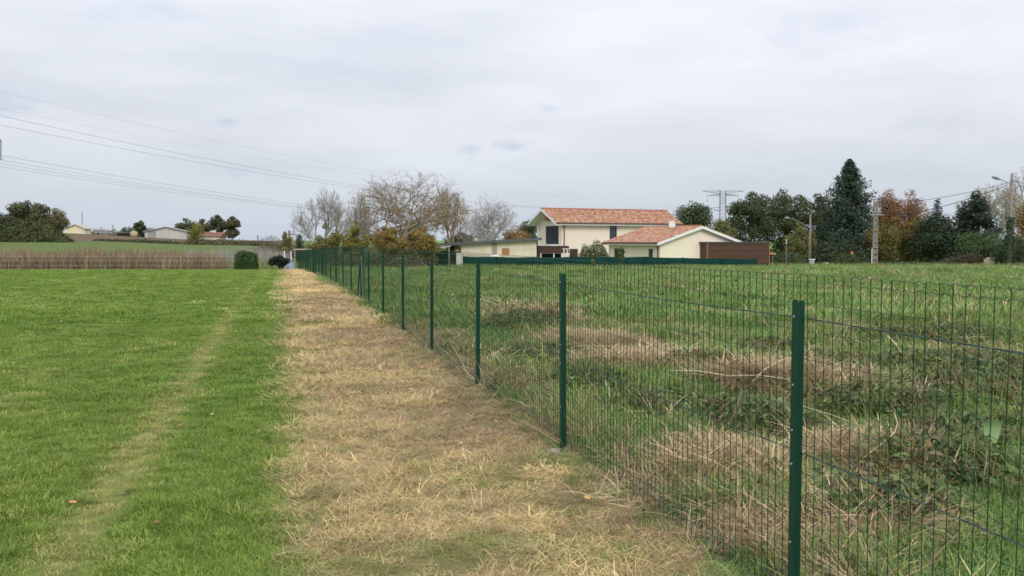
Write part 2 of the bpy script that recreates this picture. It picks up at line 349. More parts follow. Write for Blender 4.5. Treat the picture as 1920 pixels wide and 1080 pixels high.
def fence_post(i, x, y):
    z = g1(x, y); x1, y1 = FP[min(i + 1, len(FP) - 1)]; x0, y0 = FP[max(i - 1, 0)]
    d = Vector((x1 - x0, y1 - y0, 0)).normalized(); nrm = Vector((-d.y, d.x, 0))     # nrm points to the lawn side
    rz = math.atan2(d.y, d.x)
    m = MB(); w2 = .0175
    # T profile: flange to the lawn, web to the mesh, chamfered top
    def sect(poly, z0, z1, ins):
        n = len(poly); cx = sum(p[0] for p in poly) / n; cy = sum(p[1] for p in poly) / n
        vs = [(px_, py_, -.25) for px_, py_ in poly] + [(px_, py_, z1 - ins) for px_, py_ in poly] + [(cx + (px_ - cx) * .72, cy + (py_ - cy) * .8, z1) for px_, py_ in poly]
        fs = [(k + j * n, (k + 1) % n + j * n, (k + 1) % n + (j + 1) * n, k + (j + 1) * n) for j in (0, 1) for k in range(n)] + [tuple(range(2 * n, 3 * n))]
        m.add(vs, fs)
    sect([(-w2, .014), (w2, .014), (w2, .018), (w2 - .002, .020), (-w2 + .002, .020), (-w2, .018)], 0, PH, .012)
    sect([(-.003, -.018), (.003, -.018), (.003, .0138), (-.003, .0138)], 0, PH - .004, .006)
    o = m.build('post', M['green_paint'], fence); o.location = (x, y, z); o.rotation_euler = (random.uniform(-.006, .006), random.uniform(-.008, .008), rz)
    if i <= 5:
        for hz_ in (.06, .30, .46, .58, .86):
            b = MB().tube([(.0, .0205, PH - hz_), (.0, .0235, PH - hz_)], .0042 if i < 2 else .005, 6).build('bolt', M['zinc'], o)
    if i == 2:
        ft = MB(); rnd = random.Random(i); vs = []
        for k, (rad, zz) in enumerate(((.075, -.05), (.08, .005), (.055, .025), (.02, .032))):
            for j in range(9):
                a = 2 * math.pi * j / 9; rr = rad * rnd.uniform(.75, 1.2); vs.append((rr * math.cos(a) - .03, rr * math.sin(a) + .05, zz + rnd.uniform(-.006, .006)))
        ft.add(vs, [(k * 9 + j, k * 9 + (j + 1) % 9, (k + 1) * 9 + (j + 1) % 9, (k + 1) * 9 + j) for k in range(3) for j in range(9)] + [tuple(27 + j for j in range(9))])
        ft.build('concrete_footing', M['footing'], o, smooth=True).location.z = -.022
    return o
random.seed(4)
for i, (x, y) in enumerate(FP): fence_post(i, x, y)
# slanting braces either side of the strainer post
bx_, by_ = FP[8]; bz_ = g1(bx_, by_)
for s in (1, -1):
    x2, y2 = FP[8 + s]; e = Vector((x2 - bx_, y2 - by_, 0)).normalized()
    q = Vector((bx_, by_, 0)) + e * (1.0 if s > 0 else .75)
    MB().bar((bx_ + e.x * .03, by_ + e.y * .03, bz_ + PH - .12), (q.x, q.y, g1(q.x, q.y) - .05), .028, .028).build('brace', M['green_paint'] if s > 0 else M['tension_wire'], fence)
# the mesh, one roll length per bay
WIRES = [1.225, 1.200, 1.125, 1.03, .93, .83, .73, .625, .525, .425, .325, .225, .125, .05]
OFF = -.022
def tri_tubes(segs, n=3):
    """segs: arrays p (k,2,3), r (k) -> vertices, faces of open n-sided tubes"""
    p = np.asarray(segs[0], float); rr = np.asarray(segs[1], float); k = len(p)
    d = p[:, 1] - p[:, 0]; d /= np.linalg.norm(d, axis=1, keepdims=True) + 1e-9
    u = np.where(np.abs(d[:, 2:3]) > .9, [[1., 0, 0]], [[0, 0, 1.]])
    a = np.cross(d, u); a /= np.linalg.norm(a, axis=1, keepdims=True); b = np.cross(a, d)
    V = np.zeros((k, 2, n, 3))
    if rr.ndim == 1: rr = np.stack([rr, rr], 1)
    for j in range(n):
        t = 2 * math.pi * j / n
        for e in (0, 1): V[:, e, j] = p[:, e] + (a * math.cos(t) + b * math.sin(t)) * rr[:, e:e + 1]
    base = (np.arange(k) * 2 * n)[:, None]
    Fc = np.concatenate([base + np.array([[j, (j + 1) % n, n + (j + 1) % n, n + j]]) for j in range(n)], 0)
    return V.reshape(-1, 3), Fc
wr = np.random.default_rng(12)
for i in range(len(FP) - 1):
    (x0, y0), (x1, y1) = FP[i], FP[i + 1]
    Lb = math.hypot(x1 - x0, y1 - y0); d = np.array([(x1 - x0) / Lb, (y1 - y0) / Lb]); nr = np.array([-d[1], d[0]])
    z0, z1 = g1(x0, y0), g1(x1, y1)
    nv = int(round(Lb / .0505)); rad = .0015 if i < 6 else .00125
    def pt(s, h, off=0.0):
        f = s / Lb; zz = z0 * (1 - f) + z1 * f
        bow = .012 * math.sin(i * 2.1) * np.sin(np.pi * f)
        xx = x0 + d[0] * s + nr[0] * (OFF + off + bow); yy = y0 + d[1] * s + nr[1] * (OFF + off + bow)
        return np.stack([xx + 0 * h, yy + 0 * h, zz + h], -1)
    s = (np.arange(nv) + .5) * Lb / nv
    hs = [1.225, 1.15, .9, .6, .3, .03]
    lean = .004 * np.sin(s * 3.1 + i) + wr.normal(0, .0022, nv)
    P0, P1 = [], []
    for k in range(len(hs) - 1):
        f0, f1 = (hs[k] - .6) / .6, (hs[k + 1] - .6) / .6
        w0 = wr.normal(0, .0012, nv) * 0
        P0.append(pt(s + lean * f0 * 1.6, np.full(nv, hs[k]))); P1.append(pt(s + lean * f1 * 1.6, np.full(nv, hs[k + 1])))
    segs = np.stack([np.concatenate(P0), np.concatenate(P1)], 1)
    V1, F1 = tri_tubes((segs, np.full(len(segs), rad)), 4 if i < 4 else 3)
    P0, P1 = [], []
    for wi, h in enumerate(WIRES):
        n = nv * (4 if i < 5 else 1); ss = np.linspace(0, Lb, n + 1)
        cr = (.0030 if i < 5 else 0) * np.sin(ss / Lb * nv * 2 * np.pi + wi)
        sag = -.006 * np.sin(np.pi * ss / Lb) * math.sin(i * 1.7 + wi)
        q = pt(ss, h + cr + sag); P0.append(q[:-1]); P1.append(q[1:])
    segs = np.stack([np.concatenate(P0), np.concatenate(P1)], 1)
    V2, F2 = tri_tubes((segs, np.full(len(segs), rad * (.8 if i < 5 else .75))), 3)
    o = link('wire_mesh', np_mesh('wire_mesh', V1, F1), M['green_wire'], fence); o['kind'] = 'stuff'
    o = link('cross_wires', np_mesh('cross_wires', V2, F2), M['cross_wire'], fence); o['kind'] = 'stuff'
    # three tight twisted line wires
    for h in (1.075, .60, .10):
        n = 40 if i < 5 else 6; ss = np.linspace(0, Lb, n + 1); ph = ss * 70
        A, B = [], []
        for q in (0, math.pi):
            pp = pt(ss, h + .0022 * np.sin(ph + q) - .008 * np.sin(np.pi * ss / Lb), .012 + .0022 * np.cos(ph + q)); A.append(pp[:-1]); B.append(pp[1:])
        Vt, Ft = tri_tubes((np.stack([np.concatenate(A), np.concatenate(B)], 1), np.full(2 * n, .0014)), 4)
        link('line_wire', np_mesh('line_wire', Vt, Ft), M['tension_wire'], fence)

# ------------------------------------------------------------------ buildings
def wall_sheet(m, Lx, H, y, openings, depth=.18, ny=-1):
    """a wall in the local xz plane at y with rectangular openings (x0,x1,z0,z1) and their reveals; ny: outward sign"""
    xs = sorted({0, Lx, *[o[0] for o in openings], *[o[1] for o in openings]}); zs = sorted({0, H, *[o[2] for o in openings], *[o[3] for o in openings]})
    for i in range(len(xs) - 1):
        for j in range(len(zs) - 1):
            cx, cz = (xs[i] + xs[i + 1]) / 2, (zs[j] + zs[j + 1]) / 2
            if any(o[0] < cx < o[1] and o[2] < cz < o[3] for o in openings): continue
            m.add([(xs[i], y, zs[j]), (xs[i + 1], y, zs[j]), (xs[i + 1], y, zs[j + 1]), (xs[i], y, zs[j + 1])], [(0, 1, 2, 3)])
    yi = y - ny * depth
    for (a, b, c, d_) in openings:
        m.add([(a, y, c), (a, yi, c), (a, yi, d_), (a, y, d_), (b, y, c), (b, yi, c), (b, yi, d_), (b, y, d_)], [(0, 1, 2, 3), (4, 7, 6, 5), (0, 4, 5, 1), (3, 2, 6, 7)])
    return yi
def tile_slope(L, S, rise, seed, step=.40, pitch=.21):
    """clay barrel tiles: columns along x, running down the slope; local x along the ridge, y down the slope (plan), z height, ridge at y=0"""
    rg = np.random.default_rng(seed); nc = int(L / pitch); nr = int(math.hypot(S, rise) / step) + 1
    V, Fc, T = [], [], []
    prof = [(-.5, 0.0), (-.28, .055), (0, .078), (.28, .055), (.5, 0.0)]
    cols = np.array([[.43, .22, .14], [.48, .255, .165], [.51, .30, .20], [.40, .195, .12], [.53, .345, .25], [.45, .235, .15]])
    for c in range(nc):
        xc = (c + .5) * L / nc
        for r_ in range(nr):
            f0, f1 = r_ / nr, min(1.0, (r_ + 1.06) / nr); jz = rg.normal(0, .006); col = cols[rg.integers(0, 6)] * rg.uniform(.85, 1.12)
            b = len(V)
            for f, lift in ((f0, .0), (f1, .030)):
                for (px_, pz) in prof:
                    V.append((xc + px_ * L / nc * 1.04 + rg.normal(0, .003), S * f, -rise * f + pz + lift + jz)); T.append(col)
            Fc += [(b + k, b + k + 1, b + 6 + k, b + 5 + k) for k in range(4)]
    return np.array(V), np.array(Fc), np.array(T)
def gable_roof(parent, L, W, rise, seed, fascia=True):
    """roof over the local rectangle x 0..L, y 0..W at z=0 (eaves), ridge along x"""
    core = MB().prism([(0, -.10), (W / 2, rise - .12), (W, -.10), (W, -.02), (W / 2, rise - .02), (0, -.02)], 0, L)
    core.v = [(y, x, z) for (x, y, z) in core.v]
    roof = core.build('roof', M['white_paint'], parent)
    Va, Fa, Ta = tile_slope(L, W / 2 + .04, rise, seed)
    Vf = Va.copy(); Vf[:, 1] = W / 2 - Va[:, 1]; Vf[:, 2] += rise
    o = link('roof_tiles', np_mesh('roof_tiles', Vf, Fa, Ta), M['tile'], roof); o['kind'] = 'stuff'
    Vb = Va.copy(); Vb[:, 1] = W / 2 + Va[:, 1]; Vb[:, 2] += rise
    o = link('roof_tiles', np_mesh('roof_tiles', Vb, Fa, Ta), M['tile'], roof); o['kind'] = 'stuff'
    rt = MB(); n = int(L / .42); rg = random.Random(seed)
    for k in range(n):
        x0 = k * L / n; rt.cur = (.36 * rg.uniform(.8, 1.2), .15 * rg.uniform(.8, 1.2), .09)
        ring = lambda x, r_: [(x, W / 2 + r_ * math.cos(a), rise + .02 + r_ * math.sin(a)) for a in (0, .6, 1.2, math.pi / 2, 1.94, 2.54, math.pi)]
        rt.add(ring(x0, .11) + ring(x0 + L / n * 1.06, .13), [(j, j + 1, j + 8, j + 7) for j in range(6)])
    o = rt.build('ridge_tiles', M['tile'], roof, tint=True); o['kind'] = 'stuff'
    # white barge boards on both gables, fascia and gutter under the eaves
    for gx0 in (-.035, L + .003):
        for (ya, yb) in ((-.03, W / 2), (W + .03, W / 2)):
            b = MB().add([(gx0, ya, -.20), (gx0, yb, rise - .20), (gx0, yb, rise + .03), (gx0, ya, .03), (gx0 + .032, ya, -.20), (gx0 + .032, yb, rise - .20), (gx0 + .032, yb, rise + .03), (gx0 + .032, ya, .03)],
                         [(0, 1, 2, 3), (7, 6, 5, 4), (0, 4, 5, 1), (3, 2, 6, 7), (0, 3, 7, 4), (1, 5, 6, 2)])
            b.build('barge_board', M['white_paint'], roof)
    for (ya, yb) in ((-.10, -.005), (W + .005, W + .10)):
        MB().box(0, L, ya, yb, -.20, -.07).build('fascia_board', M['white_paint'], roof)
        MB().tube([(0, (ya + yb) / 2 + (-.09 if ya < 0 else .09), -.03), (L, (ya + yb) / 2 + (-.09 if ya < 0 else .09), -.03)], .055, 8).build('gutter', M['pipe_brown'], roof)
    return roof
def window(parent, x0, x1, z0, z1, y, mullions=1, face='y', sill=False):
    """frame and panes in a reveal; face 'y': in a wall along x at y; 'x': in a wall along y at x=y"""
    sw = (lambda v: v) if face == 'y' else (lambda v: (v[1], v[0], v[2]))
    fr = MB(); t = .06
    def bx(m, a, b, c, d_, e, f_):
        k = len(m.v); m.box(a, b, c, d_, e, f_); m.v[k:] = [sw(v) for v in m.v[k:]]
    bx(fr, x0, x0 + t, y - .03, y + .03, z0, z1); bx(fr, x1 - t, x1, y - .03, y + .03, z0, z1)
    bx(fr, x0 + t, x1 - t, y - .03, y + .03, z0, z0 + t); bx(fr, x0 + t, x1 - t, y - .03, y + .03, z1 - t, z1)
    wx = (x1 - x0) / (mullions + 1)
    for k in range(mullions): bx(fr, x0 + wx * (k + 1) - .035, x0 + wx * (k + 1) + .035, y - .028, y + .028, z0 + t, z1 - t)
    wo = fr.build('window', M['brown_frame'], parent)
    for k in range(mullions + 1):
        g = MB(); bx(g, x0 + wx * k + t * .6, x0 + wx * (k + 1) - t * .6, y - .006, y + .006, z0 + t, z1 - t); g.build('pane', M['glass'], wo)
    return wo

# ---- the two-storey house
TH = math.radians(27.8)
eave_z = CAMH + 1.72
hp = Vector((4.28, 92.0, 0)); hg = g1(hp.x, hp.y) - .25
house = empty('house', (hp.x, hp.y, hg), TH, 'two-storey cream house with low red clay tile roof and white barge boards', 'house')
Lh, Wh = 15.7, 5.7; ez = eave_z - hg
oh, og, og2 = .45, .95, .45        # overhangs: eaves, left gable, right gable
roofp = empty('roof_frame'); bpy.data.objects.remove(roofp)
rf = gable_roof(house, Lh, Wh, 1.47, 5); rf.location.z = ez
wl, ww = Lh - og - og2, Wh - 2 * oh
m = MB()
k0 = len(m.v); yi = wall_sheet(m, wl, ez + .05, 0, [(5.72, 6.62, ez - 1.62, ez - .12), (11.3, 12.1, .3, 2.2)]); 
wall_sheet(m, wl, ez + .05, ww, [], ny=1)
m.v = [(x + og, y + oh, z) for x, y, z in m.v]
mg = MB(); wall_sheet(mg, ww, ez + .05, 0, [(.55, 3.15, ez - 2.1, ez - .25)], depth=.14); mg.v = [(og + y, oh + x, z) for x, y, z in mg.v]
m.add(mg.v, [tuple(reversed(f)) for f in mg.f])
mg = MB(); wall_sheet(mg, ww, ez + .05, 0, []); mg.v = [(og + wl + y, oh + x, z) for x, y, z in mg.v]; m.add(mg.v, mg.f)
for x in (og, og + wl):      # gable triangles
    zt = ez + .05; rr_ = 1.47 * (ww / Wh)
    m.add([(x, oh, zt), (x, oh + ww, zt), (x, oh + ww / 2, zt + rr_ + .12), (x, oh, zt + .1), (x, oh + ww, zt + .1)], [(0, 1, 4, 2, 3)])
m.build('wall', M['render_cream'], house)
window(house, oh + .55, oh + 3.15, ez - 2.1, ez - .25, og + .07, 1, 'x')
window(house, og + 5.72, og + 6.62, ez - 1.62, ez - .12, oh + .10, 0)
window(house, og + 11.3, og + 12.1, .3, 2.2, oh + .12, 0)
MB().box(og - .9, og - .02, oh + .55, oh + 2.95, ez - 2.36, ez - 2.14).build('balcony_slab', M['white_paint'], house)
MB().tube([(og + .28, oh - .36, ez - .06), (og + .28, oh - .08, ez - .35), (og + .28, oh - .08, .2)], .05, 8).build('drainpipe', M['pipe_brown'], house)
MB().box(og - .55, og - .03, Wh / 2 - .22, Wh / 2 + .22, ez + .3, ez + .8).build('purlin_end', M['wood_orange'], house)
# timber-clad ground floor porch under the balcony
def cladding(parent, x0, x1, y, z0, z1, bh, colr, name='cladding', face='y', seed=1):
    m = MB(); rg = random.Random(seed); z = z0
    while z < z1 - .01:
        j = rg.uniform(.65, 1.3); m.cur = tuple(c * j for c in colr)
        a = (x0, x1, y - .012 - rg.uniform(0, .004), y + .012, z, min(z + bh - .012, z1))
        k = len(m.v); m.box(*a)
        if face == 'x': m.v[k:] = [(v[1], v[0], v[2]) for v in m.v[k:]]
        z += bh
    o = m.build(name, M['wood_dark'], parent, tint=True); o['kind'] = 'stuff'; return o
bpy.context.view_layer.update(); Hinv = house.matrix_world.inverted()
def house_box(name, px0, px1, y0, y1, Z, dep, mt):
    '''a box of the porch, given by its place in the street view: columns, rows (None: down to the ground) and distance'''
    X0, X1 = (px0 - 960) / 1750 * Z, (px1 - 960) / 1750 * Z; zt = CAMH + (451 - y0) / 1750 * Z; zb = CAMH + (451 - y1) / 1750 * Z if y1 else hg
    m_ = MB().box(X0, X1, Z, Z + dep, zb, zt); m_.v = [tuple(Hinv @ Vector(v)) for v in m_.v]; return m_.build(name, M[mt], house)
house_box('porch_beam', 1006, 1067, 462, 474.5, 88.0, .3, 'wood_brown')
house_box('porch_wall', 1006, 1012, 474.5, None, 88.02, .3, 'wood_brown')
house_box('porch_roof', 1006, 1066, 461, 462, 87.95, 2.6, 'roof_grey')
house_box('porch_shade', 1012, 1052, 475, None, 89.6, .1, 'dark_void')  # near-black sheet paints in the shade behind the porch posts
for p0 in (1013, 1037.5): house_box('porch_post', p0, p0 + 2.2, 474.5, None, 88.05, .12, 'white_paint')
house_box('porch_window', 1016, 1036, 476, None, 89.4, .05, 'glass')
for p0 in (1056.5, 1062.5): house_box('pergola_post', p0, p0 + 1.8, 467.5, None, 87.0, .1, 'white_paint')
house_box('pergola_rail', 1055, 1067, 466, 467.3, 86.95, .2, 'white_paint')
house_box('ground_floor_door', 1068, 1083, 466.5, None, 91.9, .06, 'brown_frame')

# ---- the single-storey wing with its gable to the field
TW = math.radians(26.5)
wpz = CAMH - .215
wp = Vector((12.51, 80.0, 0)); wg = g1(wp.x, wp.y) - .25
wing = empty('bungalow', (wp.x, wp.y, wg), TW, 'single-storey cream bungalow with wide white-edged gable and red tile roof', 'house')
Lw, Ww = 8.9, 9.4; wz = wpz - wg
# local frame of the roof: ridge along +y of the bungalow -> rotate a child frame
rfw = gable_roof(wing, Lw, Ww, 1.46, 9)
rfw.rotation_euler = (0, 0, math.pi / 2); rfw.location = (Ww, 0, wz)
o1, o2 = .45, .35
m = MB(); wall_sheet(m, Ww - 2 * o1, wz + .05, 0, []); wall_sheet(m, Ww - 2 * o1, wz + .05, Lw - 2 * o2, [], ny=1)
m.v = [(x + o1, y + o2, z) for x, y, z in m.v]
for y in (o2, Lw - o2):
    zt = wz + .05; m.add([(o1, y, zt), (Ww - o1, y, zt), (Ww - o1, y, zt + .08), (Ww / 2, y, zt + 1.36), (o1, y, zt + .08)], [(0, 1, 2, 3, 4)])
OPW = [(1.05, 1.75, .45, 1.95), (5.6, 7.3, .0, 1.95)]
mg = MB(); wall_sheet(mg, Lw - 2 * o2, wz + .05, 0, OPW); mg.v = [(o1 + y, o2 + x, z) for x, y, z in mg.v]; m.add(mg.v, [tuple(reversed(f)) for f in mg.f])
mg = MB(); wall_sheet(mg, Lw - 2 * o2, wz + .05, 0, []); mg.v = [(Ww - o1 + y, o2 + x, z) for x, y, z in mg.v]; m.add(mg.v, mg.f)
m.build('wall', M['render_cream'], wing)
window(wing, o2 + 1.05, o2 + 1.75, .45, 1.95, o1 + .14, 0, 'x'); window(wing, o2 + 5.6, o2 + 7.3, .0, 1.95, o1 + .14, 1, 'x')
MB().tube([(-.10, .35, wz - .06), (o1 - .07, o2 + .25, wz - .40), (o1 - .07, o2 + .25, .1)], .05, 8).build('drainpipe', M['pipe_brown'], wing)
# timber-clad flat-roofed garage in front of the gable
gw = MB(); gw.box(4.75, 11.95, -.40, o2 - .03, 0, wz - .02); gw.box(9.5, 11.95, o2 + .02, 3.0, 0, wz - .02)
ga = gw.build('garage', M['wood_brown'], wing)
cladding(ga, 4.72, 11.98, -.43, .0, wz + .02, .14, (.105, .055, .037), seed=3)
cladding(ga, -.41, o2 - .05, 4.73, .0, wz + .02, .14, (.115, .064, .045), face='x', seed=4)
MB().box(4.6, 12.1, -.5, .9 + o2, wz + .03, wz + .11).build('garage_roof', M['roof_grey'], wing)
MB().box(4.88, 4.94, -.47, -.445, 0, wz).build('corner_strip', M['wood_orange'], wing)
MB().box(11.92, 11.98, -.47, -.445, 0, wz).build('corner_strip', M['wood_orange'], wing)
# satellite dish on the bungalow roof
dp = P(1260, 421, 84.5)
dish = empty('satellite_dish', dp, math.radians(-14), 'round white satellite dish on the bungalow roof', 'satellite dish')
db = MB(); rings = []
for k, r_ in enumerate((0, .12, .22, .31)):
    for j in range(18):
        a = 2 * math.pi * j / 18; db.v.append((r_ * math.cos(a), -.35 * r_ * r_ * -1.2 - .0 + (-.0), r_ * math.sin(a) * 1.08)); db.t.append((1, 1, 1))
db.f = [(k * 18 + j, k * 18 + (j + 1) % 18, (k + 1) * 18 + (j + 1) % 18, (k + 1) * 18 + j) for k in range(3) for j in range(18)]
db.v = [(x, -y, z) for x, y, z in db.v]
do = db.build('reflector', M['white_paint'], dish, smooth=True)
sm = do.modifiers.new('s', 'SOLIDIFY'); sm.thickness = .015
MB().tube([(0, .02, -.02), (0, .25, -.3), (0, .25, -.9)], .025, 6).build('mast', M['steel'], dish)
MB().tube([(0, -.03, -.3), (0, -.42, -.05)], .012, 5).build('feed_arm', M['steel'], dish)
MB().tube([(0, -.40, -.07), (0, -.47, -.02)], .03, 6).build('feed_horn', M['white_paint'], dish)

# ---- low outbuilding with sloping dark roof edge
oz = g1(-2, 86) - .2
outb = empty('outbuilding', (0, 86, oz), math.radians(2), 'long low cream outbuilding with dark sloping roof edge and boarded window', 'outbuilding')
xl, xr = (865 - 960) / 1750 * 86, (1006 - 960) / 1750 * 86
ztop = lambda x: CAMH - oz + np.interp(x, [-7.3, 2.7], [-.52, .06])
opn = [((941 - 960) / 1750 * 86, (955 - 960) / 1750 * 86, 1.45, 2.1)]
m = MB(); op0 = opn[0]
wall_sheet(m, xr - xl, 2.15, 0, [(op0[0] - xl, op0[1] - xl, 1.45, 2.08)], depth=.12); m.v = [(x + xl, y, z) for x, y, z in m.v]
m.add([(xl, 0, 2.15), (xr, 0, 2.15), (xr, 0, ztop(xr)), (xl, 0, ztop(xl))], [(0, 1, 2, 3)])
m.add([(xr, 0, 0), (xr, 5, 0), (xr, 5, ztop(xr)), (xr, 0, ztop(xr)), (xl, 0, 0), (xl, 5, 0), (xl, 5, ztop(xl)), (xl, 0, ztop(xl))], [(0, 1, 2, 3), (7, 6, 5, 4), (1, 5, 6, 2)])
m.build('wall', M['render_old'], outb)
b = MB(); a0, a1 = -7.25, 2.75
b.add([(a0, -.45, ztop(a0) - .02), (a1, -.45, ztop(a1) - .02), (a1, 5.2, ztop(a1) - .02), (a0, 5.2, ztop(a0) - .02), (a0, -.45, ztop(a0) + .22), (a1, -.45, ztop(a1) + .22), (a1, 5.2, ztop(a1) + .22), (a0, 5.2, ztop(a0) + .22)],
      [(0, 3, 2, 1), (4, 5, 6, 7), (0, 1, 5, 4), (1, 2, 6, 5), (2, 3, 7, 6), (3, 0, 4, 7)])
b.build('roof', M['roof_grey'], outb)
for k in range(4): MB().box(op0[0], op0[1], .05 + .001 * k, .085, 1.45 + k * .1575, 1.45 + (k + 1) * .1575 - .008).build('board', M['wood_orange'], outb)
rg = random.Random(2)
for k in range(14):       # bare stones where the render fell off
    z = 1.5 + (k // 2) * .16; x = (922.5 - 960) / 1750 * 86 + (k % 2) * .24 + rg.uniform(-.04, .04)
    MB().box(x, x + .21, -.035 - rg.uniform(0, .02), .01, z, z + .14).build('stone', M['stone'], outb)
dx0 = (856 - 960) / 1750 * 86
MB().box(dx0, dx0 + .44, -.10, -.02, 0, 1.65).build('door', M['white_paint'], outb)
MB().box(dx0 - .1, dx0 - .01, -.12, -.02, 0, 1.75).build('door_post', M['wood_brown'], outb)
MB().box(-6.7, xl - .02, .3, 4.9, 0, 1.55).build('shed_shade', M['dark_void'], outb)  # near-black block, its colour standing for shade under the roof
# pale lean-to roof on posts
lt = empty('lean_to', (0, 84.6, oz), 0, 'open lean-to with pale sheet roof on thin posts beside the outbuilding', 'shelter')
lx0, lx1 = (779 - 960) / 1750 * 84.6, (845 - 960) / 1750 * 84.6
zl0, zl1 = CAMH - oz - (470.5 - 451) / 1750 * 84.6, CAMH - oz - (463 - 451) / 1750 * 84.6
MB().add([(lx0, -.8, zl0), (lx1, -.8, zl1), (lx1, 1.5, zl1 + .1), (lx0, 1.5, zl0 + .1), (lx0, -.8, zl0 + .06), (lx1, -.8, zl1 + .06), (lx1, 1.5, zl1 + .16), (lx0, 1.5, zl0 + .16)],
         [(0, 3, 2, 1), (4, 5, 6, 7), (0, 1, 5, 4), (1, 2, 6, 5), (2, 3, 7, 6), (3, 0, 4, 7)]).build('roof', M['sheet_pale'], lt)
for px_ in (786, 815, 843):
    x = (px_ - 960) / 1750 * 84.6; zt = float(np.interp(x, [lx0, lx1], [zl0, zl1]))
    MB().box(x - .05, x + .05, -.7, -.6, 0, zt).build('post', M['bark_pale'], lt)
MB().box(lx0 + .3, lx1, 1.35, 1.45, 0, zl0).build('shade_back', M['dark_void'], lt)  # inner shade of the open shelter put into a near-black sheet
# rounded cement-mixer drum under the lean-to
mp_ = onground(795, 83.0)
mix = empty('cement_mixer', mp_, .4, 'faded round cement mixer drum beside the lean-to posts', 'cement mixer')
MB().tube([(-.35, 0, .35), (-.30, 0, .62), (-.1, 0, .9), (.15, 0, 1.05), (.32, 0, 1.02)], [.22, .38, .42, .33, .22], 14).build('drum', M['mixer_red'], mix, smooth=True)
for s in (-1, 1): MB().tube([(s * .05 - .2, .35, 0), (0, .3 * s, .75)], .03, 6).build('leg', M['steel'], mix)
MB().tube([(.3, -.3, 0), (0, 0, .7)], .03, 6).build('leg', M['steel'], mix)
bp = onground(928, 84.6)
bm = MB()
for k, (zz, rr_) in enumerate(((0, .5), (.35, .62), (.8, .66), (1.15, .5), (1.3, .2))):
    for j in range(12):
        a = 2 * math.pi * j / 12; q = rr_ * rg.uniform(.85, 1.1); bm.v.append((q * math.cos(a), q * .7 * math.sin(a), zz)); bm.t.append((1, 1, 1))
bm.f = [(k * 12 + j, k * 12 + (j + 1) % 12, (k + 1) * 12 + (j + 1) % 12, (k + 1) * 12 + j) for k in range(4) for j in range(12)] + [tuple(48 + j for j in range(12))]
o = bm.build('builders_bag', M['white_paint'], None, smooth=True); o.location = bp; tag(o, 'white builders bag against the outbuilding wall below bare stones', 'bag')

# ---- green windbreak screening in front of the houses
scr = empty('screen_fence', (0, 0, 0), 0, 'low dark green privacy screening fence in front of the houses', 'fence')
SP = [(868, 79.5), (930, 79), (1000, 78.4), (1070, 77.8), (1140, 77.2), (1210, 76.6), (1280, 76.0), (1350, 75.4), (1419, 74.8)]
tops = [480.5, 481, 482, 481.5, 481.5, 481, 483, 484, 484.5]
rg = random.Random(8)
for i in range(len(SP) - 1):
    (xa, Za), (xb, Zb) = SP[i], SP[i + 1]; n = 10; V = []
    for k in range(n + 1):
        f = k / n; Z = Za + (Zb - Za) * f; px_ = xa + (xb - xa) * f; X = (px_ - 960) / 1750 * Z
        zt = CAMH - ((tops[i] * (1 - f) + tops[i + 1] * f) - 451) / 1750 * Z - .045 * math.sin(math.pi * f) + rg.uniform(-.012, .012)
        wob = .03 * math.sin(k * 1.9 + i)
        V += [(X, Z + wob, g1(X, Z) - .05), (X, Z + wob * .4, zt)]
    Fc = [(2 * k, 2 * k + 2, 2 * k + 3, 2 * k + 1) for k in range(n)]
    me = np_mesh('screen_panel', V, Fc); o = link('screen_panel', me, M['screen_green'], scr)
    sm = o.modifiers.new('s', 'SOLIDIFY'); sm.thickness = .012
for i, (px_, Z) in enumerate(SP):
    q = onground(px_, Z + .06); zt = CAMH - (tops[i] - 451) / 1750 * Z + .06
    MB().tube([(q.x, q.y, q.z - .1), (q.x, q.y, zt)], .025, 6).build('post', M['green_paint'], scr)

# ---- far farm on the hill
def far_gable(name, label, x0, x1, ytop, Z, eave_frac, wallm, roofm, depth, rz=0, cat='building'):
    X0, X1 = (x0 - 960) / 1750 * Z, (x1 - 960) / 1750 * Z; gzv = min(g1(X0, Z), g1(X1, Z)) - .4; xm = (X0 + X1) / 2; hw = (X1 - X0) / 2
    H = CAMH + (451 - ytop) / 1750 * Z - gzv; he = H * eave_frac
    e = empty(name, (xm, Z, gzv), rz, label, cat)
    m = MB(); m.prism([(-hw, 0), (hw, 0), (hw, he), (0, H - .15), (-hw, he)], 0, depth); m.build('wall', wallm, e)
    r_ = MB(); r_.prism([(-hw - .4, he - .12), (0, H - .1), (hw + .4, he - .12), (hw + .4, he + .05), (0, H + .08), (-hw - .4, he + .05)], -.4, depth + .4); r_.build('roof', roofm, e)
    return e, hw, he
barn, bh, be = far_gable('barn', 'large pale grey barn with broad gable on the hill', 275, 348, 425.5, 232, .66, M['barn_wall'], M['barn_roof'], 16, math.radians(14), 'barn')
MB().box(-bh + .8, -bh + 2.6, -.06, -.02, .3, 2.6).build('door', M['barn_roof'], barn)
yh, a_, b_ = far_gable('far_house', 'small pale yellow gabled house on the hill beside dark trees', 125, 160, 421, 262, .62, M['yellow_wall'], M['pale_roof'], 4)
MB().box(1.6, 2.3, -.05, -.02, .5, 1.9).build('door', M['render_old'], yh)
fh = empty('tiled_house', P(386, 451, 240), 0, 'far house showing a red-brown tiled roof between trees', 'house')
MB().box(-3.2, 3.4, 0, 6, -1, 1.1).build('wall', M['render_old'], fh)
b = MB(); b.prism([(-.4, 1.0), (3, 2.2), (6.4, 1.0)], -3.9, 4.0); b.v = [(y, x, z) for x, y, z in b.v]; b.build('roof', M['far_roof'], fh)
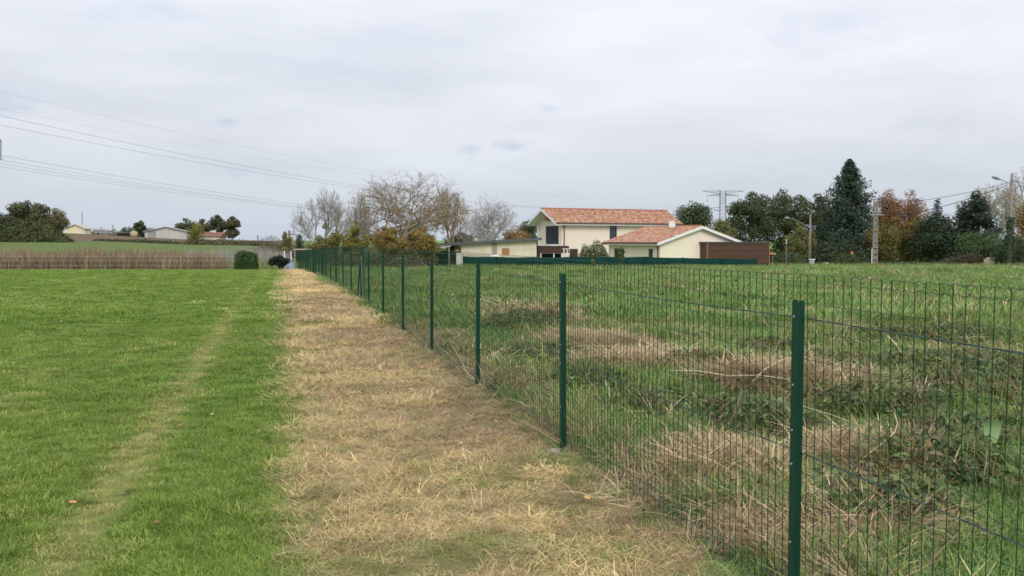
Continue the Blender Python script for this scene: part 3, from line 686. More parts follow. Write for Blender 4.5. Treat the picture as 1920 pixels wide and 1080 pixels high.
MB().box(1.2, 1.7, 2.6, 3.1, 1.9, 2.7).build('chimney', M['render_old'], fh)
tq = P(251.5, 446, 226); tq.z = g1(tq.x, tq.y) - .1
tk = empty('storage_tank', tq, 0, 'round tan storage tank beside the pale barn', 'tank')
zt = CAMH + (451 - 433) / 1750 * 226 - tq.z
MB().tube([(0, 0, 0), (0, 0, zt - .3)], .85, 16).build('shell', M['tank'], tk, smooth=True)
MB().tube([(0, 0, zt - .3), (0, 0, zt)], [.87, .12], 16).build('lid', M['tank'], tk)
sq = P(231, 443, 234); sq.z = g1(sq.x, sq.y) - .1; zt = CAMH + (451 - 436) / 1750 * 234 - sq.z
sh = empty('dark_shed', sq, .1, 'low dark shed beside the tan tank on the hill', 'shed')
MB().box(-1.6, 1.6, 0, 3, 0, zt - .25).build('wall', M['dark_void'], sh); MB().box(-1.9, 1.9, -.3, 3.3, zt - .24, zt).build('roof', M['roof_grey'], sh)
mq = P(155, 437, 285); mq.z = g1(mq.x, mq.y)
ms_ = empty('radio_mast', mq, 0, 'thin lattice radio mast behind the pale yellow house', 'mast')
H_ = CAMH + (451 - 396) / 1750 * 285 - mq.z
for (sx, sy) in ((0, .25), (-.22, -.13), (.22, -.13)): MB().tube([(sx, sy, 0), (sx * .5, sy * .5, H_)], .035, 4).build('leg', M['steel'], ms_)
lat = MB(); nn = 14
for k in range(nn):
    za, zb = H_ * k / nn, H_ * (k + 1) / nn; fa, fb = 1 - .5 * k / nn, 1 - .5 * (k + 1) / nn; S3 = ((0, .25), (-.22, -.13), (.22, -.13))
    for j in range(3):
        p0, p1 = S3[j], S3[(j + 1) % 3]; lat.bar((p0[0] * fa, p0[1] * fa, za), (p1[0] * fb, p1[1] * fb, zb), .03)
lat.build('lattice', M['steel'], ms_)
for px_, yt, Z, lb in ((213, 421, 262, 'far wooden pole standing among bare shrubs on the hill'), (543, 432, 84, 'slim dark pole beside a young yellow tree past the fence end'), (484, 441, 190, 'far pole left of the bare grey shrubs on the skyline')):
    q = onground(px_, Z); zt = CAMH + (451 - yt) / 1750 * Z
    e = empty('utility_pole', q, 0, lb, 'pole', 'poles')
    MB().tube([(0, 0, -.2), (0, 0, zt - q.z)], [.12, .08], 8).build('pole', M['bark'], e); MB().bar((-.5, 0, zt - q.z - .35), (.5, 0, zt - q.z - .35), .07).build('crossarm', M['bark'], e)

# ------------------------------------------------------------------ pylons and lines
def pylon(X, Y, rz, label, earth=10.3):
    g = g1(X, Y); e = empty('pylon', (X, Y, g), rz, label, 'pylon', 'pylons'); T = CAMH + 25 - g
    zs = [0, T * .25, T * .45, T * .6, T * .72, T * .8, T * .88, T * .94, T]
    hw = [2.6, 2.0, 1.6, 1.45, 1.4, 1.4, 1.4, 1.4, 1.4]
    b = MB()
    for k in range(len(zs) - 1):
        for (sx, sy) in ((-1, -1), (1, -1), (1, 1), (-1, 1)): b.bar((sx * hw[k], sy * hw[k], zs[k]), (sx * hw[k + 1], sy * hw[k + 1], zs[k + 1]), .16)
        nsub = 2
        for q in range(nsub):
            f0, f1 = q / nsub, (q + 1) / nsub; za, zb = zs[k] + (zs[k + 1] - zs[k]) * f0, zs[k] + (zs[k + 1] - zs[k]) * f1; wa, wb = hw[k] + (hw[k + 1] - hw[k]) * f0, hw[k] + (hw[k + 1] - hw[k]) * f1
            for s in (-1, 1):
                b.bar((-wa, s * wa, za), (wb, s * wb, zb), .07); b.bar((wa, s * wa, za), (-wb, s * wb, zb), .07)
                b.bar((s * wa, -wa, za), (s * wb, wb, zb), .07); b.bar((s * wa, wa, za), (s * wb, -wb, zb), .07)
    b.build('tower', M['pylon_steel'], e)
    def arm(z, L_, rise_, depth_, nm):
        for s in (-1, 1):
            a = MB()
            for sy in (-1, 1):
                a.bar((s * 1.4, sy * 1.2, z), (s * L_, 0, z + rise_), .15); a.bar((s * 1.4, sy * 1.2, z + depth_), (s * L_, 0, z + rise_), .15)
                for k in range(1, 5):
                    f = k / 5; xa = 1.4 + (L_ - 1.4) * f; a.bar((s * xa, sy * 1.2 * (1 - f), z + rise_ * f), (s * (xa - 1), sy * 1.2 * (1 - f), z + depth_ * (1 - f) + rise_ * f), .07)
            a.build(nm, M['pylon_steel'], e)
    arm(T - 1.6, earth, 1.4, 1.5, 'earth_arm'); arm(T - 2.6, 7.6, .2, .8, 'upper_arm'); arm(T - 10.2, 9.0, 1.2, 2.0, 'lower_arm')
    for z, L_ in ((T - 2.4, 7.6), (T - 9.0, 9.0)):
        for s in (-1, 1):
            i_ = MB(); i_.tube([(s * L_, 0, z), (s * (L_ + .2), -.2, z - 3.0)], .10, 6); i_.build('insulator', M['pylon_steel'], e)
            MB().bar((s * L_ - .8, -.2, z - 3.05), (s * L_ + 1.0, -.2, z - 3.05), .07).build('yoke', M['pylon_steel'], e)
    return e
PB = Vector(((1354 - 960) / 1750 * 470, 470, 0)); ang = math.atan2(320, 188) - math.pi / 2
pylon(PB.x, PB.y, math.radians(-3), 'steel lattice pylon rising behind the oaks and the bungalow')
tipx = (8 - 960) / 1750 * 150
pylon(tipx - 9.0 * math.cos(ang), 150 - 9.0 * math.sin(ang), ang, 'steel pylon at the edge of view whose arm carries the lines over the trees', 8.0)
def wire(name, A, B, sag, rad, mt, label, cat, group=None, n=60):
    A, B = Vector(A), Vector(B); pts = [A.lerp(B, k / n) - Vector((0, 0, 4 * sag * (k / n) * (1 - k / n))) for k in range(n + 1)]
    o = MB().tube(pts, rad, 4, cap=False).build(name, M[mt], None); return tag(o, label, cat, group)
WL = [(172, 25.5, -10.2, .011, 'topmost very faint power line crossing the sky at the left'), (205, 25.5, 10.2, .009, 'second faint power line from the top of the sky'),
      (217, 20, -7.6, .023, 'upper of the two dark power lines in mid sky'), (235, 20, 7.6, .023, 'lower of the two dark power lines in mid sky'),
      (291, 13.7, -9.0, .022, 'highest of the four low power lines leaving the arm insulator'), (300, 13.7, -8.0, .017, 'second of the four low power lines, counted from above'),
      (307, 13.7, 8.0, .018, 'third of the four low power lines, counted from above'), (313, 13.7, 9.0, .017, 'lowest of the four low power lines above the bare trees')]
for (y0, zb, lat_, rad, lb) in WL:
    A = P(0, y0, 150)
    B = PB + Vector((lat_, 0, CAMH + zb + (0 if zb > 15 else -.3)))
    d_ = (B - A); A2 = A - Vector((d_.x, d_.y, 0)) * .03 + Vector((0, 0, 1.1))
    wire('power_line', A2, B, 9.4, rad, 'cable', lb, 'power line', 'high voltage lines')

# ------------------------------------------------------------------ poles along the lane
q = onground(1640, 100)
cp = empty('concrete_pole', q, .12, 'grey-brown concrete utility pole with ladder holes in front of red trees', 'utility pole')
Hc = CAMH + (451 - 378) / 1750 * 100 - q.z
for s in (-1, 1):
    b = MB(); b.add([(s * .22 - .065, -.13, 0), (s * .22 + .065, -.13, 0), (s * .22 + .065, .13, 0), (s * .22 - .065, .13, 0), (s * .15 - .06, -.10, Hc), (s * .15 + .06, -.10, Hc), (s * .15 + .06, .10, Hc), (s * .15 - .06, .10, Hc)],
                    [(0, 3, 2, 1), (4, 5, 6, 7), (0, 1, 5, 4), (1, 2, 6, 5), (2, 3, 7, 6), (3, 0, 4, 7)]); b.build('column', M['old_concrete'], cp)
for k in range(11):
    z = .3 + k * .62; hw_ = .16 - .07 * z / Hc
    MB().box(-hw_, hw_, -.09, .09, z, z + .44).build('web', M['old_concrete'], cp)
for z in (1.1, 2.2, 3.3, 4.5): MB().box(-.27 + .02 * z / 2, .27 - .02 * z / 2, -.15, -.12, z, z + .04).build('strap', M['zinc'], cp)
MB().bar((-.72, -.16, Hc - 1.42), (.78, -.16, Hc - 1.42), .07).build('crossarm', M['zinc'], cp)
MB().bar((-.1, -.1, Hc - .05), (.55, -.16, Hc + .05), .05).build('bracket', M['bark_pale'], cp)
MB().tube([(-.36, -.05, 0), (-.36, -.05, 2.1)], .045, 6).build('cable_duct', M['white_paint'], cp)
q = onground(1518, 104)
sp = empty('street_lamp', q, 0, 'slim street lamp pole with long arm in front of dark oaks', 'street lamp')
Hs = CAMH + (451 - 402) / 1750 * 104 - q.z
MB().tube([(0, 0, 0), (0, 0, Hs)], [.14, .09], 10).build('pole', M['old_concrete'], sp, smooth=True)
MB().tube([(-.05, 0, Hs - 1.4), (-1.2, -.1, Hs - .85), (-2.35, -.2, Hs - .45)], .03, 6).build('arm', M['steel'], sp)
MB().tube([(-2.3, -.2, Hs - .46), (-2.6, -.22, Hs - .40), (-2.95, -.25, Hs - .42)], [.07, .13, .06], 8).build('lamp_head', M['steel'], sp, smooth=True)
q = onground(1892, 92)
rp_ = empty('street_lamp', q, 0, 'tall ivy-clad street lamp pole with cobra head near the pale birch', 'street lamp')
Hr = CAMH + (451 - 326) / 1750 * 92 - q.z
MB().tube([(0, 0, 0), (.06, 0, Hr)], [.21, .13], 10).build('pole', M['old_concrete'], rp_, smooth=True)
MB().tube([(0, 0, Hr - 1.0), (-.5, -.1, Hr - .85), (-1.1, -.2, Hr - .62), (-1.3, -.2, Hr - .55)], .04, 6).build('arm', M['steel'], rp_)
MB().tube([(-1.2, -.2, Hr - .58), (-1.45, -.22, Hr - .52), (-1.85, -.25, Hr - .38), (-2.05, -.25, Hr - .32)], [.06, .15, .15, .05], 10).build('lamp_head', M['steel'], rp_, smooth=True)
MB().bar((-.5, -.15, Hr - 4.6), (.35, -.15, Hr - 4.6), .09).build('crossarm', M['bark'], rp_)
ta, tb = P(1890, 343, 92), P(1645, 384, 100)
wire('overhead_cable', ta, tb, .35, .022, 'black_cable', 'upper black cable sloping from the ivy-clad lamp pole', 'cable', 'lane cables', 24)
wire('overhead_cable', P(1888, 347, 92), P(1645, 407, 100), .55, .028, 'black_cable', 'lower black cable sloping from the ivy-clad lamp pole', 'cable', 'lane cables', 24)
wire('overhead_cable', P(1895, 338, 92), P(2100, 345, 84), .5, .022, 'black_cable', 'black cable running right out of view from the ivy-clad pole', 'cable', 'lane cables', 24)
# pillars, boxes and small things at the gate
def pillar(px_, yt, Z, wpx, mt, name, label, cat, cap=True):
    q = onground(px_, Z); h = CAMH + (451 - yt) / 1750 * Z - q.z; w_ = wpx / 1750 * Z / 2
    e = empty(name, q, .05, label, cat)
    MB().box(-w_, w_, -w_, w_, -.1, h - .08).build('shaft', M[mt], e)
    if cap: MB().box(-w_ - .07, w_ + .07, -w_ - .07, w_ + .07, h - .078, h).build('cap', M['white_paint'], e)
    return e
pillar(1522, 485.5, 101.5, 7.5, 'concrete', 'gate_pillar', 'pale grey gate pillar with white cap beside the slim lamp pole', 'pillar')
e = pillar(1548, 490.5, 101.5, 8, 'stone', 'stone_pillar', 'tan stone gate pillar with a small plant on top', 'pillar', False)
e = pillar(1857, 481, 97, 10, 'render_beige', 'meter_cabinet', 'tall beige meter cabinet at the foot of the dark hedge', 'cabinet', False)
MB().box(-.62, -.30, -.2, .2, .3, 1.0).build('side_box', M['render_beige'], e); MB().box(-.9, -.3, -.15, .2, 0, .29).build('black_base', M['black_plastic'], e)
q = onground(1474, 103); e = empty('garden_lamp', q, 0, 'thin garden lamp post with white globes beside the wood-clad garage', 'lamp')
h = CAMH + (451 - 452) / 1750 * 103 - q.z
MB().tube([(0, 0, 0), (0, 0, h)], .03, 6).build('post', M['steel'], e)
for dz in (0, -.28): MB().tube([(0, 0, h + dz), (0, 0, h + dz + .05), (0, 0, h + dz + .12), (0, 0, h + dz + .17)], [.03, .085, .085, .03], 8).build('globe', M['lamp_glass'], e)
q = P(1597, 476, 106); o = MB().tube([(0, 0, -.25), (0, 0, -.1), (.02, 0, .1), (0, 0, .25)], [.1, .17, .17, .06], 8).build('orange_pot', M['orange_plastic'], None); o.location = q; tag(o, 'small bright orange pot above the round green bush', 'pot')
MB_ = MB(); MB_.bar((0, 0, -1.7), (0, 0, -.2), .04).build('stake', M['bark'], o)
q = P(1450, 476, 104); o = MB().add([(-.3, 0, -.1), (.3, 0, -.12), (.3, .5, -.05), (-.3, .5, 0), (-.28, 0, .12), (.28, 0, .05), (.28, .5, .1), (-.28, .5, .16)], [(0, 3, 2, 1), (4, 5, 6, 7), (0, 1, 5, 4), (1, 2, 6, 5), (2, 3, 7, 6), (3, 0, 4, 7)]).build('orange_roof', M['wood_orange'], None)
o.location = q; tag(o, 'small orange tray top behind the garage corner', 'table'); MB().bar((0, .25, -1.8), (0, .25, -.1), .1).build('stand', M['bark'], o)
q = onground(1470, 101); o = MB(); o.box(-.5, .5, -.2, .3, 0, .25); o.box(-.35, .35, -.15, .25, .25, .4); o = o.build('low_dark_box', M['black_plastic'], None); o.location = q; tag(o, 'low dark box in front of the hedge by the garage', 'box')

# ---- at the far end of the lawn
for (x0, y0, x1, y1, lb) in ((533, 470, 535.5, 508, 'pale wooden stake nearer the dark bush at the end of the lawn'), (545, 470.5, 548, 506, 'pale wooden stake beside the blue bag at the end of the lawn')):
    q = P(x1, y1, 61); tpt = P(x0, y0, 61); q.z = g1(q.x, q.y) - .1
    o = MB().bar(tuple(q), tuple(tpt), .06).build('wooden_stake', M['white_paint'], None); tag(o, lb, 'stake', 'pale stakes')
q = onground(544, 60.2); o = MB(); rg = random.Random(5); vs = []
for k, (zz, rr_) in enumerate(((0, .28), (.2, .30), (.45, .22), (.6, .10), (.68, .13))):
    for j in range(10): a = 2 * math.pi * j / 10; f = rr_ * rg.uniform(.8, 1.2); vs.append((f * math.cos(a), f * math.sin(a), zz))
o.add(vs, [(k * 10 + j, k * 10 + (j + 1) % 10, (k + 1) * 10 + (j + 1) % 10, (k + 1) * 10 + j) for k in range(4) for j in range(10)] + [tuple(40 + j for j in range(10))])
o = o.build('blue_bag', M['blue_tarp'], None, smooth=True); o.location = q; tag(o, 'crumpled light blue bag beside the far pale stakes', 'bag')
hr = empty('hurdle_rail', onground(567, 68), 0, 'pale horizontal rail behind the far end of the green fence', 'rail')
zr_ = CAMH - (467.5 - 451) / 1750 * 68 - hr.location.z
for s in (-.55, .6): MB().box(s - .03, s + .03, -.03, .03, 0, zr_ - .04).build('post', M['bark_pale'], hr)
MB().box(-.65, .75, -.04, .04, zr_ - .038, zr_ + .04).build('rail', M['render_beige'], hr)
# thin stock fence in front of the dry weeds
sf = empty('stock_fence', (0, 0, 0), 0, 'thin grey wire stock fence in front of the dry brown weeds', 'fence')
pp = []
for px_ in (-100, -25, 50, 125, 200, 275, 348, 372, 420, 440):
    q = onground(px_, 61.0); pp.append(q); MB().tube([(q.x, q.y, q.z - .1), (q.x + .02, q.y, q.z + .95)], .035, 6).build('post', M['bark'], sf)
for h in (.3, .6, .9): MB().tube([p + Vector((0, -.04, h)) for p in pp], .006, 4).build('wire', M['zinc'], sf)

# ------------------------------------------------------------------ trees, hedges, bushes
def leaf_obj(name, Cn, Nn, S, T, parent, seed=0, asp=.62, mtl='leaf'):
    r_ = np.random.default_rng(seed); n = len(Cn)
    Nn = Nn / (np.linalg.norm(Nn, axis=1, keepdims=True) + 1e-9)
    R = r_.normal(size=(n, 3)); u = np.cross(Nn, R); u /= np.linalg.norm(u, axis=1, keepdims=True) + 1e-9; v = np.cross(Nn, u)
    S = np.asarray(S)[:, None]; bend = Nn * S * .18
    V = np.stack([Cn - u * S, Cn + v * S * asp + bend, Cn + u * S, Cn - v * S * asp + bend], 1).reshape(-1, 3)
    Fq = np.arange(4 * n).reshape(-1, 4)
    return link(name, np_mesh(name, V, Fq, np.repeat(T, 4, 0)), M[mtl], parent)
def pick(cols, n, r_, jit=.22):
    cols = np.array(cols, float); c = cols[r_.integers(0, len(cols), n)]
    return c * (1 + r_.uniform(-jit, jit, (n, 1)))
def seg_obj(name, segs, parent, mt, n=4):
    p = np.array([[a, b] for a, b, _, _ in segs]); rr = np.array([[c, d] for _, _, c, d in segs])
    V, Fc = tri_tubes((p, rr), n); return link(name, np_mesh(name, V, Fc, smooth=True), M[mt], parent)
def tree_frame(xc, ytop, wpx, Z):
    q = onground(xc, Z); H = CAMH + (451 - ytop) / 1750 * Z - q.z; return q, H, wpx / 1750 * Z
def leafy(name, label, cat, xc, ytop, wpx, Z, cols, ncl=45, nl=9000, ls=.16, low=.25, seed=1, dens=1.0, shape=1.0, topcols=None, barkm='bark', group=None, clump=(.13, .23), drop=0.0):
    """broad-leaved tree: limbs to uneven clumps of small leaves spread through the crown's volume"""
    r_ = np.random.default_rng(seed); q, H, W = tree_frame(xc, ytop, wpx, Z)
    e = empty(name, q, 0, label, cat, group); z0 = H * low; ch = H - z0
    cl = []
    while len(cl) < ncl:
        p = r_.normal(size=3); p /= np.linalg.norm(p); p *= r_.random() ** .36
        rad = r_.uniform(*clump) * min(W, ch * 1.2)
        env = 1.0 if shape == 1 else (1 - shape * max(0, p[2]))
        x, y, z = p[0] * (W / 2 - rad * .7) * env, p[1] * (W / 2 - rad * .7) * env, z0 + ch / 2 + p[2] * (ch / 2 - rad * .55)
        cl.append((x, y, z, rad, r_.uniform(.72, 1.22)))
    cl[0] = (r_.normal() * W * .05, 0, H - clump[0] * W * .6, clump[0] * min(W, ch), 1.0)
    segs = []; tr = .035 * H * .55 + .05
    segs.append(((0, 0, -.2), (0, 0, H * .25), tr, tr * .8)); hub = np.array([r_.normal() * .05 * W, 0, H * .45]); segs.append(((0, 0, H * .25), tuple(hub), tr * .8, tr * .5))
    for (x, y, z, rad, b) in cl:
        st = np.array([0, 0, H * .22]) if z < H * .5 else hub
        mid = (st + np.array([x, y, z])) / 2 + r_.normal(size=3) * W * .03
        segs.append((tuple(st), tuple(mid), tr * .32, tr * .2)); segs.append((tuple(mid), (x, y, z), tr * .2, tr * .05))
    seg_obj('trunk', segs, e, barkm)
    wgt = np.array([c[3] ** 2 for c in cl]); wgt = wgt / wgt.sum(); ci = r_.choice(len(cl), int(nl * dens), p=wgt)
    ca = np.array(cl)[ci]; n = len(ci)
    dvec = r_.normal(size=(n, 3)); dvec /= np.linalg.norm(dvec, axis=1, keepdims=True)
    rr = ca[:, 3:4] * (.35 + .75 * r_.random((n, 1)) ** .6)
    Cn = ca[:, :3] + dvec * rr * np.array([1, 1, .8]); Cn[:, 2] -= drop * r_.random(n) * ca[:, 3]
    Nn = dvec + r_.normal(size=(n, 3)) * .55
    T = pick(cols, n, r_)
    if topcols is not None:
        f = sstep(.35, .8, Cn[:, 2] / H + r_.normal(0, .06, n)); T = T * (1 - f[:, None]) + pick(topcols, n, r_) * f[:, None]
    leaf_obj('crown', Cn, Nn, ls * r_.uniform(.6, 1.25, n), T * (.55 + .45 * ca[:, 4:5]), e, seed)
    return e
def conifer(name, label, xc, ytop, wpx, Z, cols, nb=230, per=46, ls=.14, low=.03, seed=1, droop=.05, power=.6, group=None):
    r_ = np.random.default_rng(seed); q, H, W = tree_frame(xc, ytop, wpx, Z); e = empty(name, q, 0, label, 'tree', group)
    segs = [((0, 0, -.2), (0, 0, H * .5), .02 * H, .012 * H), ((0, 0, H * .5), (0, 0, H * .97), .012 * H, .02)]
    Cs, Ns, Ts = [], [], []
    for b in range(nb):
        f = low + (1 - low) * (b / nb) ** .92; R = (W / 2) * (1 - f) ** power * r_.uniform(.55, 1.15) + .06; a = b * 2.399 + r_.normal() * .25
        z = H * f; up = .42 * R - droop * R * R * .3; tip = np.array([R * math.cos(a), R * math.sin(a), min(H, z + up * r_.uniform(.2, 1.1))])
        segs.append(((0, 0, z), tuple(tip), .012 + .008 * R, .006)); n = int(per * (.25 + R / (W / 2)))
        t = r_.random(n) ** .6; wdt = .075 * R + .10
        c = np.array([0, 0, z]) + t[:, None] * (tip - np.array([0, 0, z])) + r_.normal(size=(n, 3)) * wdt * np.array([1, 1, .55])
        c[:, 2] -= .12 * R * np.sin(math.pi * t)
        Cs.append(c); Ns.append(r_.normal(size=(n, 3)) * .7 + np.array([math.cos(a) * .5, math.sin(a) * .5, .6])); Ts.append(pick(cols, n, r_) * r_.uniform(.8, 1.2))
    seg_obj('trunk', segs, e, 'bark'); Cn = np.concatenate(Cs); leaf_obj('crown', Cn, np.concatenate(Ns), ls * r_.uniform(.6, 1.3, len(Cn)), np.concatenate(Ts), e, seed, .38)
    return e
def bare(name, label, xc, ytop, wpx, Z, seed, mt='bark_pale', levels=8, nleaf=0, lcols=None, ls=.10, low=.16, lean=0.0, twig=.0075, spread=.62, leafz=(.0, 1.0), zbias=0.35, asym=0.0, group=None, lean_to=None):
    """bare tree: recursive limbs down to fine twigs, scaled to its own height and spread"""
    r_ = random.Random(seed); q, H, W = tree_frame(xc, ytop, wpx, Z); e = empty(name, q, 0, label, 'tree', group)
    out_ = []
    def grow(p, d, L, lev):
        n = 3 if lev < levels - 2 else 2
        for k in range(n):
            d2 = (d + Vector((r_.gauss(0, 1), r_.gauss(0, 1), r_.gauss(0, .8))) * .16 + Vector((0, 0, .05 * zbias))).normalized(); p2 = p + d2 * L / n
            out_.append((p, p2, lev, k, n)); p, d = p2, d2
            if lev >= 2 and k < n - 1 and lev < levels and r_.random() < .62:
                s = Vector((r_.gauss(0, 1), r_.gauss(0, 1), r_.gauss(.2, .6))).normalized(); grow(p, (d * .7 + s * .8).normalized(), L * r_.uniform(.4, .6), min(levels, lev + 2))
        if lev >= levels: return
        nb = 3 if lev < 3 else (2 if r_.random() < .72 else 3)
        a0 = r_.uniform(0, 6.28)
        for k in range(nb):
            a = a0 + k * 6.283 / nb + r_.gauss(0, .35); u = d.orthogonal().normalized(); v = d.cross(u)
            s = u * math.cos(a) + v * math.sin(a); sp = spread * r_.uniform(.6, 1.25)
            grow(p, (d * math.cos(sp) + s * math.sin(sp) + Vector((0, 0, zbias * .35))).normalized(), L * (1.55 if lev == 0 else r_.uniform(.66, .86)), lev + 1)
    grow(Vector((0, 0, 0)), Vector((lean, 0, 1)).normalized(), .5, 0)
    A = np.array([[tuple(a), tuple(b)] for a, b, *_ in out_]); lev = np.array([o_[2] for o_ in out_], float) + np.array([o_[3] / o_[4] for o_ in out_])
    mx = np.percentile(A[:, 1], 99.3, 0); mn = np.percentile(A[:, 1], .7, 0)
    sxy = W / max(mx[0] - mn[0], .1); A[:, :, 0] = (A[:, :, 0] - (mx[0] + mn[0]) / 2 * np.clip(A[:, :, 2] / mx[2] * 2.0, 0, 1)) * sxy; A[:, :, 1] *= W / max(mx[1] - mn[1], .1)
    A[:, :, 2] *= H / A[:, :, 2].max()
    r0 = .026 * H; rad = np.maximum(twig, r0 * .66 ** lev); rad2 = np.maximum(twig * .8, r0 * .66 ** (lev + .4))
    big = lev < 4.0
    for nm, msk, nn in (('trunk', big, 6), ('crown', ~big, 3)):
        V, Fc = tri_tubes((A[msk], np.stack([rad[msk], rad2[msk]], 1)), nn); link(nm, np_mesh(nm, V, Fc, smooth=True), M[mt], e)
    if nleaf:
        rr = np.random.default_rng(seed); tip = A[lev > levels - 3][:, 1]; zf = tip[:, 2] / H; pr = np.where((zf >= leafz[0]) & (zf <= leafz[1]), 1.0, .06); pr /= pr.sum()
        c = tip[rr.choice(len(tip), nleaf, p=pr)] + rr.normal(size=(nleaf, 3)) * .10
        leaf_obj('leaves', c, rr.normal(size=(nleaf, 3)), ls * rr.uniform(.6, 1.3, nleaf), pick(lcols, nleaf, rr, .3), e, seed)
    return e
def hedge(name, label, x0, x1, ytops, Z, depth, cols, nl=5000, ls=.10, seed=1, cat='hedge', rough=.22, group=None, box=False, Z1=None, stems=True):
    """leaf mass along a line; ytops: outline of the top in photo rows, evenly spaced"""
    r_ = np.random.default_rng(seed); Z1 = Z1 or Z; f = r_.random(nl); Zf = Z + (Z1 - Z) * f; px_ = x0 + (x1 - x0) * f
    yt = np.interp(f, np.linspace(0, 1, len(ytops)), ytops); X = (px_ - 960) / 1750 * Zf
    gzv = gz(X, Zf); top = CAMH + (451 - yt) / 1750 * Zf - gzv; top = np.maximum(top, .15)
    top = top * (1 - rough * (fbm(X, Zf, max(.5, depth * .5), seed, 3)))
    # shell: front, top and back, rounded at the shoulders
    a = r_.random(nl); s = r_.random(nl)
    th = np.pi * r_.random(nl); k = .72 if box else .9
    yy = -np.sign(np.cos(th)) * np.abs(np.cos(th)) ** k * depth / 2; hh = np.sin(th) ** k
    fill = r_.random(nl) ** .35; ends = np.minimum(1, np.minimum(f, 1 - f) * (x1 - x0) / 1750 * Z / (depth * .45)) if not box else np.ones(nl)
    hh = np.where(r_.random(nl) < .5, r_.random(nl) * hh, hh)
    Cn = np.stack([X, Zf + yy * fill * (.5 + .5 * ends), gzv + top * hh * fill ** .5 * (ends ** .5) + .03], -1); Cn += r_.normal(size=(nl, 3)) * ls * .8
    Nn = np.stack([r_.normal(size=nl) * .5, yy / depth * 2, hh * .9 + .1], -1) + r_.normal(size=(nl, 3)) * .5
    org = onground((x0 + x1) / 2, (Z + Z1) / 2); e = empty(name, org, 0, label, cat, group)
    T = pick(cols, nl, r_, .25) * (.7 + .6 * vnoise(Cn[:, 0], Cn[:, 2] * 1.7, max(.35, ls * 4), seed))[:, None]
    leaf_obj('foliage', Cn - np.array(org), Nn, ls * r_.uniform(.6, 1.3, nl), T, e, seed)
    if stems:
        segs = []; n = max(4, int((x1 - x0) / 1750 * Z / .5))
        for k in range(n):
            ff = (k + .5) / n; Zq = Z + (Z1 - Z) * ff; Xq = (x0 + (x1 - x0) * ff - 960) / 1750 * Zq; b = np.array([Xq, Zq, g1(Xq, Zq)]) - np.array(org)
            h = max(.2, (CAMH + (451 - np.interp(ff, np.linspace(0, 1, len(ytops)), ytops)) / 1750 * Zq - b[2] - org.z) * .8)
            segs.append((tuple(b - [0, 0, .1]), tuple(b + [r_.normal() * .15, r_.normal() * .1, h]), .03, .01))
        seg_obj('stems', segs, e, 'bark')
    return e
OAK = [(0.065, 0.090, 0.041), (0.080, 0.104, 0.043), (0.051, 0.075, 0.038), (0.109, 0.109, 0.046), (0.087, 0.119, 0.052)]  # tree palettes here lightened to stand in for haze
OLIVE = [(0.128, 0.132, 0.053), (0.165, 0.150, 0.060), (0.090, 0.105, 0.045), (0.195, 0.158, 0.068)]
GOLD = [(0.300, 0.206, 0.044), (0.250, 0.188, 0.050), (0.200, 0.181, 0.050), (0.338, 0.213, 0.037), (0.163, 0.150, 0.050)]
YGREEN = [(0.250, 0.250, 0.056), (0.200, 0.225, 0.056), (0.300, 0.263, 0.062), (0.150, 0.175, 0.050)]
RUST = [(0.284, 0.162, 0.061), (0.230, 0.135, 0.054), (0.338, 0.216, 0.054), (0.189, 0.135, 0.061)]
RED = [(.25, .115, .065), (.30, .14, .075), (.21, .10, .065), (.34, .18, .095), (.27, .16, .07)]
CON = [(0.030, 0.057, 0.035), (0.041, 0.068, 0.041), (0.024, 0.046, 0.031), (0.051, 0.076, 0.046)]
PINE = [(0.035, 0.061, 0.038), (0.049, 0.074, 0.043), (0.027, 0.047, 0.032)]
SHRUB = [(0.065, 0.111, 0.039), (0.085, 0.130, 0.046), (0.052, 0.091, 0.036), (0.111, 0.150, 0.052)]
DRY = [(0.216, 0.149, 0.101), (0.270, 0.189, 0.128), (0.162, 0.115, 0.081), (0.135, 0.121, 0.068)]
PALE = [(0.391, 0.345, 0.218), (0.460, 0.414, 0.287), (0.322, 0.276, 0.161), (0.506, 0.460, 0.368)]
# behind the houses and right
leafy('oak_tree', 'dark oak directly behind the right end of the tiled house roof', 'tree', 1296, 377, 92, 138, OAK, 46, 9000, .16, .25, 11, group='oaks')
leafy('willow_shrub', 'rounded yellow-green willow bush behind the bungalow gable', 'shrub', 1352, 411, 62, 118, [(.17, .18, .055), (.14, .155, .05), (.19, .19, .06)], 30, 6000, .12, .1, 12)
leafy('oak_tree', 'large dark oak right of the pylon, above the garage', 'tree', 1408, 361, 112, 126, OAK, 44, 10000, .16, .12, 13, group='oaks', clump=(.09, .17))
leafy('oak_tree', 'dark broad oak in the middle of the row behind the garage', 'tree', 1472, 355, 120, 130, OAK + OLIVE[:1], 44, 10000, .16, .12, 14, group='oaks', clump=(.09, .17))
leafy('oak_tree', 'dark oak touching the left side of the tall conifer', 'tree', 1534, 364, 92, 131, OAK + OLIVE[:2], 38, 8500, .16, .10, 15, group='oaks', clump=(.09, .17))
leafy('yellow_shrub', 'olive-yellow leafy shrub behind the slim lamp pole', 'shrub', 1494, 418, 66, 110, OLIVE + YGREEN[:2], 34, 6500, .11, .08, 16)
conifer('conifer', 'tall dark conifer towering over the other trees', 1590, 301, 188, 117, [tuple(1.3 * v for v in q_) for q_ in CON], 340, 95, .18, .02, 17, power=.84)
hedge('hedge', 'dark green hedge between the garage and the slim lamp pole', 1444, 1512, [470, 468, 472, 471, 474], 106, 2.2, SHRUB + OAK, 6500, .10, 18)
hedge('shrub_mass', 'dark shrubs under the tall conifer', 1522, 1632, [462, 450, 455, 445, 452, 460], 112, 3, OAK + CON, 9000, .12, 19, 'shrub')
